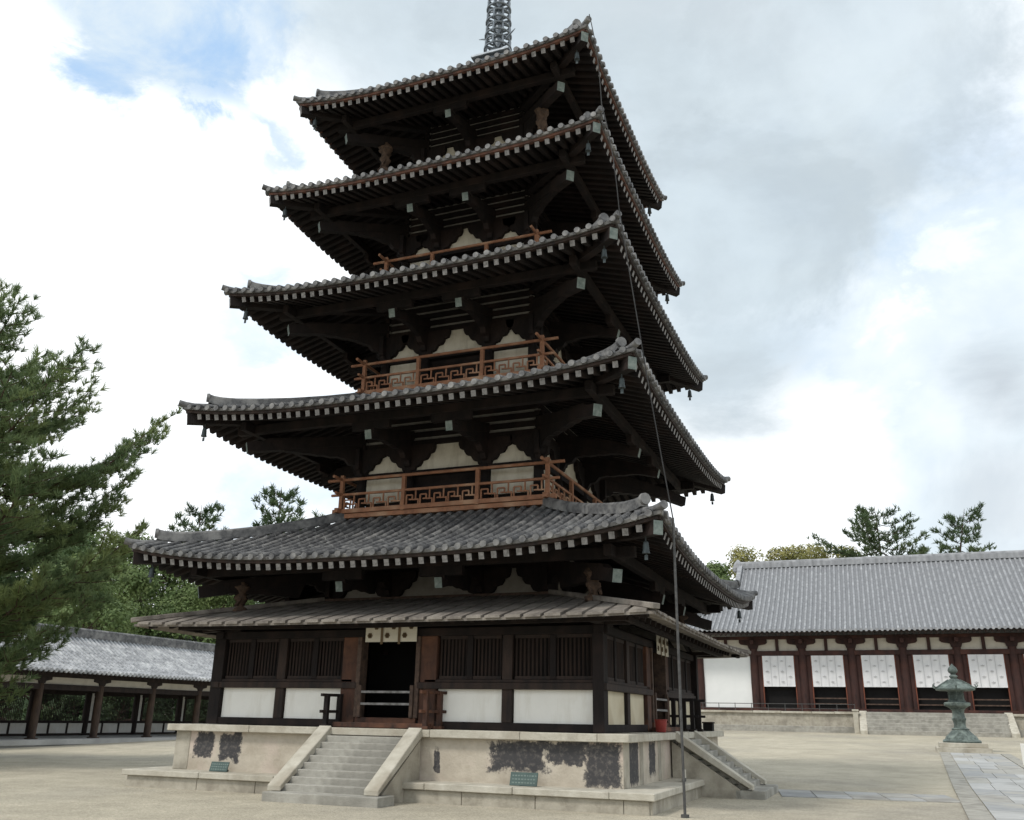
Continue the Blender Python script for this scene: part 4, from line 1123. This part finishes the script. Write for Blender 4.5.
# ---------------------------------------------------------------- vegetation
def needle_tuft(mb, p, d, L, n, rnd, wid):
    d = d.normalized()
    a = d.cross(Vector((0.3, .8, .5))).normalized(); b = d.cross(a)
    vs = []; fs = []
    for i in range(n):
        t = rnd.uniform(0, 2 * pi); sp = rnd.uniform(.25, 1.5)
        q = (d + (a * cos(t) + b * sin(t)) * sp).normalized()
        l = L * rnd.uniform(.7, 1.1); s = q.cross(Vector((rnd.uniform(-1, 1), rnd.uniform(-1, 1), rnd.uniform(-1, 1)))).normalized() * wid
        o = p + d * rnd.uniform(-.45, .25) * L
        k = len(vs); vs += [o - s, o + s, o + q * l + s * .3, o + q * l - s * .3]; fs.append((k, k + 1, k + 2, k + 3))
    mb.add(vs, fs)
def pine(name, loc, H, Rr, seed, label, cat='pine tree', group=None, nb=34, low=.2, tuft=.26, nn=12, wid=.016, needle='needle', prof=None, lean=(0, 0), twig=.42, upt=.35, flat=False):
    rnd = random.Random(seed); loc = Vector(loc)
    t = empty(name, tuple(loc), label, cat, group)
    prof = prof or (lambda h: (1 - h) ** .75 * .95 + .12)
    tk = MB(); cr = MB()
    n = 12
    def tp(h): return loc + Vector((lean[0] * h * h + .15 * sin(h * 7 + seed) * H * .04, lean[1] * h * h + .15 * cos(h * 6) * H * .04, h * H))
    tk.tube([tp(i / n) for i in range(n + 1)], [lerp(H * .022, .02, (i / n) ** .8) for i in range(n + 1)], 10)
    az = rnd.uniform(0, 6)
    for bi in range(nb):
        h = lerp(low, .97, ((bi + rnd.uniform(-.4, .4)) / (nb - 1))); h = min(max(h, low), .985)
        az += 2.4 + rnd.uniform(-.5, .5)
        L = Rr * prof((h - low) / (1 - low)) * rnd.uniform(.72, 1.12)
        if L < .3: L = .3
        o = tp(h); dr = Vector((cos(az), sin(az), 0))
        rise = rnd.uniform(-.05, .28) + .5 * max(0, h - .6) * (0 if flat else 1)
        def bp(s): return o + dr * (L * s) + Vector((0, 0, L * (rise * s + (-.16 * sin(pi * s)) + upt * .5 * s ** 3)))
        m = 6
        tk.tube([bp(i / m) for i in range(m + 1)], [lerp(.012 * L + .02, .012, i / m) for i in range(m + 1)], 5)
        ns = max(3, int(L / twig))
        for j in range(ns + 1):
            s = lerp(.22, 1.0, j / ns); p = bp(s); side = 1 if j % 2 else -1
            lat = Vector((-dr.y, dr.x, 0))
            for sd in ((side, -side) if L > 1.2 else (side,)):
                tl = (L * .34 * (1.12 - s) ** .6 + .25) * rnd.uniform(.6, 1.15)
                td = (dr * rnd.uniform(.35, 1.0) + lat * sd * rnd.uniform(.5, 1.0) + Vector((0, 0, rnd.uniform(-.05, .45)))).normalized()
                q = p + td * tl + Vector((0, 0, upt * .25 * tl))
                if tl > .5: tk.tube([p, p.lerp(q, .5) + Vector((0, 0, -.03)), q], [.016, .012, .006], 4)
                nt = max(2, int(tl / (tuft * .62)))
                for k in range(nt):
                    f = (k + 1) / nt
                    pp = p.lerp(q, f) + Vector((rnd.gauss(0, 1), rnd.gauss(0, 1), rnd.gauss(0, .6))) * tuft * .38
                    dd = td * .5 + Vector((rnd.uniform(-.5, .5), rnd.uniform(-.5, .5), rnd.uniform(.5, 1.3)))
                    needle_tuft(cr, pp, dd, tuft * rnd.uniform(.8, 1.2), nn, rnd, wid)
            if s > .8: needle_tuft(cr, p, dr + Vector((0, 0, .6)), tuft * 1.15, nn, rnd, wid)
    tk.build('trunk', M['trunk'], t, org=tuple(loc), smooth=60)
    cr.build('crown', M[needle], t, org=tuple(loc))
    return t
# near pine at the left edge; its trunk stands outside the frame
pine('pine_tree', (-17.4, -3.3, G0), 14.9, 6.7, 5, 'large dark pine with spreading boughs at the left edge of the court', nb=66, low=.10, tuft=.24, nn=24, wid=.014, twig=.34, upt=.5,
     prof=lambda h: (.60 + .95 * h if h < .36 else .94 * (1 - ((h - .36) / .64) ** 1.25) + .10))
# pines over the hall roof
pflat = lambda h: (.85 if h < .55 else .85 - (h - .55) * 1.5) * (.7 + .3 * sin(h * 25) ** 2)
pine('pine_tree', (10.4, 88, 1.0), 24.6, 7.6, 21, 'broad flat-boughed pine rising behind the hall roof, left of two', nb=26, low=.62, tuft=.55, nn=11, wid=.05, needle='needle_far', prof=pflat, twig=.8, upt=.2, flat=True, group='pines behind the hall')
pine('pine_tree', (17.0, 92, 1.0), 24.4, 7.2, 33, 'narrower leaning pine rising behind the hall roof near the photo edge', nb=22, low=.62, tuft=.55, nn=11, wid=.05, needle='needle_far', prof=lambda h: (.75 - .45 * h) * (.65 + .35 * sin(h * 22) ** 2), lean=(3, 0), twig=.8, upt=.2, flat=True, group='pines behind the hall')

def leafy(name, loc, H, R0, seed, label, leaf='leaf_a', n=7000, group=None, low=.25, ls=.2, cat='tree', squash=1.0, clumps=26):
    rnd = random.Random(seed); loc = Vector(loc)
    t = empty(name, tuple(loc), label, cat, group)
    tk = MB(); cr = MB()
    tk.tube([loc + Vector((.12 * sin(i + seed), .1 * cos(i), H * .8 * i / 6)) for i in range(7)], [lerp(H * .022, .04, i / 6) for i in range(7)], 8)
    cl = []
    for i in range(clumps):
        h = rnd.uniform(low, 1); a = rnd.uniform(0, 2 * pi); prof = sin(pi * min(1, (h - low) / (1 - low) * .78 + .2)) ** .7
        rr = R0 * prof * sqrt(rnd.uniform(.15, 1)); cr_ = R0 * rnd.uniform(.22, .42)
        c = loc + Vector((cos(a) * rr, sin(a) * rr, H * h - cr_ * .5)); cl.append((c, cr_))
        st = loc + Vector((0, 0, H * min(.75, h * .7)))
        tk.tube([st, st.lerp(c, .5) + Vector((0, 0, .2)), c], [.08 * R0 / 3, .05 * R0 / 3, .02], 5)
    for i in range(n):
        c, q = rnd.choice(cl)
        d = Vector((rnd.gauss(0, 1), rnd.gauss(0, 1), rnd.gauss(0, 1))).normalized() * q * rnd.uniform(.35, 1.08) ** .7
        d.z *= .72 * squash; p = c + d
        nrm = (d.normalized() + Vector((rnd.uniform(-.8, .8), rnd.uniform(-.8, .8), rnd.uniform(-.2, 1)))).normalized()
        a_ = nrm.cross(Vector((rnd.uniform(-1, 1), rnd.uniform(-1, 1), rnd.uniform(-1, 1)))).normalized(); b_ = nrm.cross(a_)
        s = ls * rnd.uniform(.6, 1.3)
        cr.add([p - a_ * s, p + b_ * s * .5, p + a_ * s, p - b_ * s * .5], [(0, 1, 2, 3)])
    tk.build('trunk', M['trunk'], t, org=tuple(loc), smooth=60)
    cr.build('crown', M[leaf], t, org=tuple(loc))
    return t
GW = 'trees beyond the west corridor'
# (position from the pagoda court; heights in metres)
wp = pine('pine_tree', (-55.5, 52, .1), 22.2, 6.5, 8, 'green pine with layered boughs rising over the left end of the lowest tiled roof', nb=34, low=.3, tuft=.55, nn=12, wid=.05, needle='needle_far', twig=.7, group=GW)
copy_tree(wp, (-49.8, 58, .1), 1.9, 1.13, 'pine top standing highest above the lowest tiled roof, left of the balustrade')
copy_tree(wp, (-66, 34, .1), 4.0, .95, 'pine standing farther back behind the big near pine')
la = leafy('broadleaf_tree', (-48.5, 35, .1), 14.2, 5.6, 3, 'rounded light green tree close behind the corridor roof', 'leaf_a', 17000, group=GW, low=.08, ls=.165, clumps=34)
lb = leafy('broadleaf_tree', (-53, 20, .1), 14, 5.6, 4, 'dark green rounded tree behind the corridor', 'leaf_b', 17000, group=GW, low=.08, ls=.165, clumps=34)
for i, (x, y, sc_, rz, src, lab) in enumerate((
        (-55, 45, 1.28, 1.0, la, 'tall light green tree between the big pine and the lowest tiled roof'), (-60, 38, 1.3, 2.0, lb, 'tall dark green tree farther behind the corridor'),
        (-46.6, 50, 1.0, 3.3, lb, 'dark green tree under the left end of the lowest tiled roof'), (-58, 12, 1.2, 1.1, lb, 'tall dark green tree behind the trunk side of the big pine'),
        (-41.5, 26, .85, 2.4, la, 'low light green tree just over the corridor ridge'), (-46, 61, 1.2, 4.4, la, 'light green tree seen between skirt roof and lowest tiled roof'),
        (-47, 2, 1.0, 5.0, lb, 'dark green tree behind the left part of the big pine'), (-38, 60, 1.1, .4, la, 'light green tree seen below the first tiled roof'),
        (-30, 60, 1.0, 1.4, lb, 'dark green tree hidden mostly by the skirt roof'), (-70, 50, 1.5, 2.9, la, 'distant light green tree deep behind the corridor'), (-43, 42, .95, 5.2, la, 'light green tree over the corridor roof beside the pagoda wall'))):
    copy_tree(src, (x, y, .1), rz, sc_, lab)
b0 = leafy('bush', (-33.5, 6, .1), 2.3, 2.1, 12, 'clipped green bush seen through the corridor', 'bush', 5000, 'bushes behind the corridor', low=.1, ls=.10, cat='bush', clumps=16)
blab = 'green bush seen through the corridor openings'
b0['label'] = blab
rb = random.Random(5)
for i in range(14):
    copy_tree(b0, (-33.5 - rb.uniform(0, 3.5), -9 + i * 3.5 + rb.uniform(-.8, .8), .1), rb.uniform(0, 6), rb.uniform(.8, 1.2))
for i in range(14):
    copy_tree(b0, (-38.5 - rb.uniform(0, 2.0), -9 + i * 4.2 + rb.uniform(-.8, .8), .1), rb.uniform(0, 6), rb.uniform(1.5, 1.9))
# behind the hall
GH = 'trees behind the hall'
ya = leafy('bamboo_clump', (-3.7, 86, 1), 20.2, 5.2, 14, 'yellow-green bamboo grove showing over the hall roof end', 'leaf_y', 12000, GH, low=.3, ls=.19, cat='bamboo')
copy_tree(ya, (1.2, 90, 1), 2.0, 1.02, 'yellow-green bamboo clump above the hall ridge, beside the first')
copy_tree(ya, (5.8, 92, 1), 4.0, 1.03, 'yellow-green bamboo clump above the hall ridge left of the broad pine')
copy_tree(ya, (-1.4, 89, 1), 3.1, 1.01, 'yellow-green bamboo clump between its two neighbours over the hall ridge')
copy_tree(ya, (3.4, 93, 1), 5.2, 1.06, 'yellow-green bamboo clump farthest back above the hall ridge')
yb = leafy('broadleaf_tree', (-7.2, 78, 1), 17.2, 4.4, 15, 'bright green tree between the pagoda eaves and the hall roof', 'leaf_a', 11000, GH, low=.25, ls=.19)
copy_tree(yb, (-12, 70, 1), 1.0, .8, 'bright green tree behind the pagoda lower eaves')
copy_tree(lb, (-24, 66, .9), 1.0, 1.0, 'dark green tree behind the pagoda, mostly hidden by its wall')

# ---------------------------------------------------------------- camera
cam = bpy.data.cameras.new('camera'); co = bpy.data.objects.new('camera', cam); COL.objects.link(co)
cam.sensor_width = 36; cam.lens = 31.668; cam.clip_end = 5000; cam.clip_start = .1
yaw, pitch, roll = -.384613, .328892, .0183407
F = Vector((sin(yaw) * cos(pitch), cos(yaw) * cos(pitch), sin(pitch)))
Rv = Vector((cos(yaw), -sin(yaw), 0)); Uv = Rv.cross(F)
R2 = Rv * cos(roll) + Uv * sin(roll); U2 = Uv * cos(roll) - Rv * sin(roll)
mw = Matrix(((R2.x, U2.x, -F.x, 9.6906), (R2.y, U2.y, -F.y, -22.1249), (R2.z, U2.z, -F.z, 1.64), (0, 0, 0, 1)))
co.matrix_world = mw
SC.camera = co

# ---------------------------------------------------------------- light and sky
SUN_EL, SUN_AZ = radians(52), radians(212)     # azimuth clockwise from north (+Y)
sd = Vector((sin(SUN_AZ) * cos(SUN_EL), cos(SUN_AZ) * cos(SUN_EL), sin(SUN_EL)))
sl = bpy.data.lights.new('sun', 'SUN'); sl.energy = 1.5; sl.angle = radians(11); sl.color = (1, .95, .88)
so = bpy.data.objects.new('sun', sl); COL.objects.link(so); so.rotation_euler = sd.to_track_quat('Z', 'Y').to_euler(); so.location = (0, 0, 60)
W = bpy.data.worlds.new('World'); SC.world = W; W.use_nodes = True
nt = W.node_tree; N = nt.nodes; L = nt.links; N.clear()
out = N.new('ShaderNodeOutputWorld'); bg = N.new('ShaderNodeBackground'); bg.inputs['Strength'].default_value = .10
L.new(bg.outputs[0], out.inputs[0])
sky = N.new('ShaderNodeTexSky'); sky.sky_type = 'NISHITA'; sky.sun_disc = False; sky.sun_elevation = SUN_EL; sky.sun_rotation = SUN_AZ
tc = N.new('ShaderNodeTexCoord'); DIR = tc.outputs['Generated']
def mth(op, a, b=None, c=None, clamp=False):
    n = N.new('ShaderNodeMath'); n.operation = op; n.use_clamp = clamp
    for i, x in enumerate((a, b, c)):
        if x is None: continue
        if isinstance(x, (int, float)): n.inputs[i].default_value = x
        else: L.new(x, n.inputs[i])
    return n.outputs[0]
def rng(v, a, b, c=0., d=1., smooth=True):
    n = N.new('ShaderNodeMapRange'); n.interpolation_type = 'SMOOTHSTEP' if smooth else 'LINEAR'
    L.new(v, n.inputs['Value'])
    for k, x in zip(('From Min', 'From Max', 'To Min', 'To Max'), (a, b, c, d)): n.inputs[k].default_value = x
    return n.outputs['Result']
def noise(sc_, det=8, rough=.55, off=(0, 0, 0), dist=.3):
    mp = N.new('ShaderNodeMapping'); mp.inputs['Location'].default_value = off; mp.inputs['Scale'].default_value = (1, 1, 1.5)
    L.new(DIR, mp.inputs['Vector'])
    n = N.new('ShaderNodeTexNoise'); n.inputs['Scale'].default_value = sc_; n.inputs['Detail'].default_value = det; n.inputs['Roughness'].default_value = rough; n.inputs['Distortion'].default_value = dist
    L.new(mp.outputs[0], n.inputs['Vector']); return n.outputs['Fac']
n1 = noise(4.2, 11, .62); n2 = noise(8.5, 11, .62, (3, 1, 2)); n3 = noise(1.7, 6, .5, (7, 3, 1))
def pixdir(x, y):
    f = 900.78; d = F + R2 * ((x - 512) / f) - U2 * ((y - 410) / f); return d.normalized()
def blob(x, y, r0, r1, amt, nz=n1, namt=.5):
    """soft mask round a direction in the sky, its rim broken by noise"""
    d = pixdir(x, y); v = N.new('ShaderNodeVectorMath'); v.operation = 'DISTANCE'
    L.new(DIR, v.inputs[0]); v.inputs[1].default_value = tuple(d)
    e = mth('ADD', v.outputs['Value'], mth('MULTIPLY', mth('SUBTRACT', nz, .5), namt))
    return mth('MULTIPLY', rng(e, r0, r1, 1, 0), amt)
def mixc(f, a, b):
    n = N.new('ShaderNodeMix'); n.data_type = 'RGBA'
    L.new(f, n.inputs['Factor'])
    for k, x in (('A', a), ('B', b)):
        if isinstance(x, tuple): n.inputs[k].default_value = (*x, 1)
        else: L.new(x, n.inputs[k])
    return n.outputs['Result']
def mx(*a):
    r_ = a[0]
    for q in a[1:]: r_ = mth('MAXIMUM', r_, q)
    return r_
S_ = 10.0
veil = (.62 * S_, .70 * S_, .75 * S_); white = (1.02 * S_, 1.04 * S_, 1.05 * S_); grey = (.455 * S_, .52 * S_, .56 * S_); dgrey = (.42 * S_, .46 * S_, .50 * S_)
blue = (.36 * S_, .53 * S_, .76 * S_)
c = mixc(rng(n3, .40, .62), veil, white)
# open blue gaps
bl = mx(blob(150, 15, .08, .15, 1.0, n2, .22), blob(225, 25, .05, .10, .85, n2, .22), blob(268, 150, .02, .06, .75, n2, .2), blob(245, 320, .03, .10, .55, n2, .3), blob(230, 470, .05, .13, .5, n1, .3), blob(890, 200, .05, .22, .45, n1, .3), blob(800, 430, .05, .2, .3, n1, .3))
c = mixc(bl, c, mixc(rng(n2, .32, .70), blue, veil))
# the towering white cloud on the left, bright patches low on the right
wh = mx(blob(30, 190, .17, .205, 1, n2, .26), blob(190, 185, .07, .10, 1, n2, .24), blob(80, 420, .12, .20, .95, n1, .3), blob(245, 225, .03, .05, .8, n2, .16), blob(780, 480, .08, .16, .9, n1, .3), blob(900, 318, .0, .06, .9, n2, .30), blob(640, 560, .1, .2, .7, n1, .3), blob(960, 250, .0, .05, .5, n2, .3))
bl2 = mx(blob(145, 10, .07, .11, 1.0, n2, .2), blob(225, 15, .05, .09, .9, n2, .2))
c = mixc(mth('MULTIPLY', wh, mth('SUBTRACT', 1.0, bl2)), c, white)
# grey cloud bank upper centre to right
gr = mx(blob(640, 60, .18, .30, .8, n1, .32), blob(735, 230, .09, .16, .95, n1, .3), blob(725, 350, .03, .13, .95, n1, .24), blob(840, 40, .11, .20, .85, n1, .3), blob(430, 20, .08, .20, .6, n1, .3))
c = mixc(gr, c, mixc(rng(n1, .35, .62), grey, (.55 * S_, .63 * S_, .68 * S_)))
c = mixc(mx(blob(1000, 385, .0, .07, .8, n1, .16), blob(990, 500, .02, .09, .5, n1, .2)), c, dgrey)
fin_c = mixc(rng(n2, .2, .9, .90, 1.0), sky.outputs[0], c)
L.new(fin_c, bg.inputs['Color'])

vs = SC.view_settings; vs.view_transform = 'Standard'; vs.look = 'None'; vs.gamma = 1; vs.exposure = 0.40; vs.use_curve_mapping = False
SC.cycles.max_bounces = 6; SC.cycles.diffuse_bounces = 3; SC.cycles.transparent_max_bounces = 4
SC.cycles.use_denoising = True
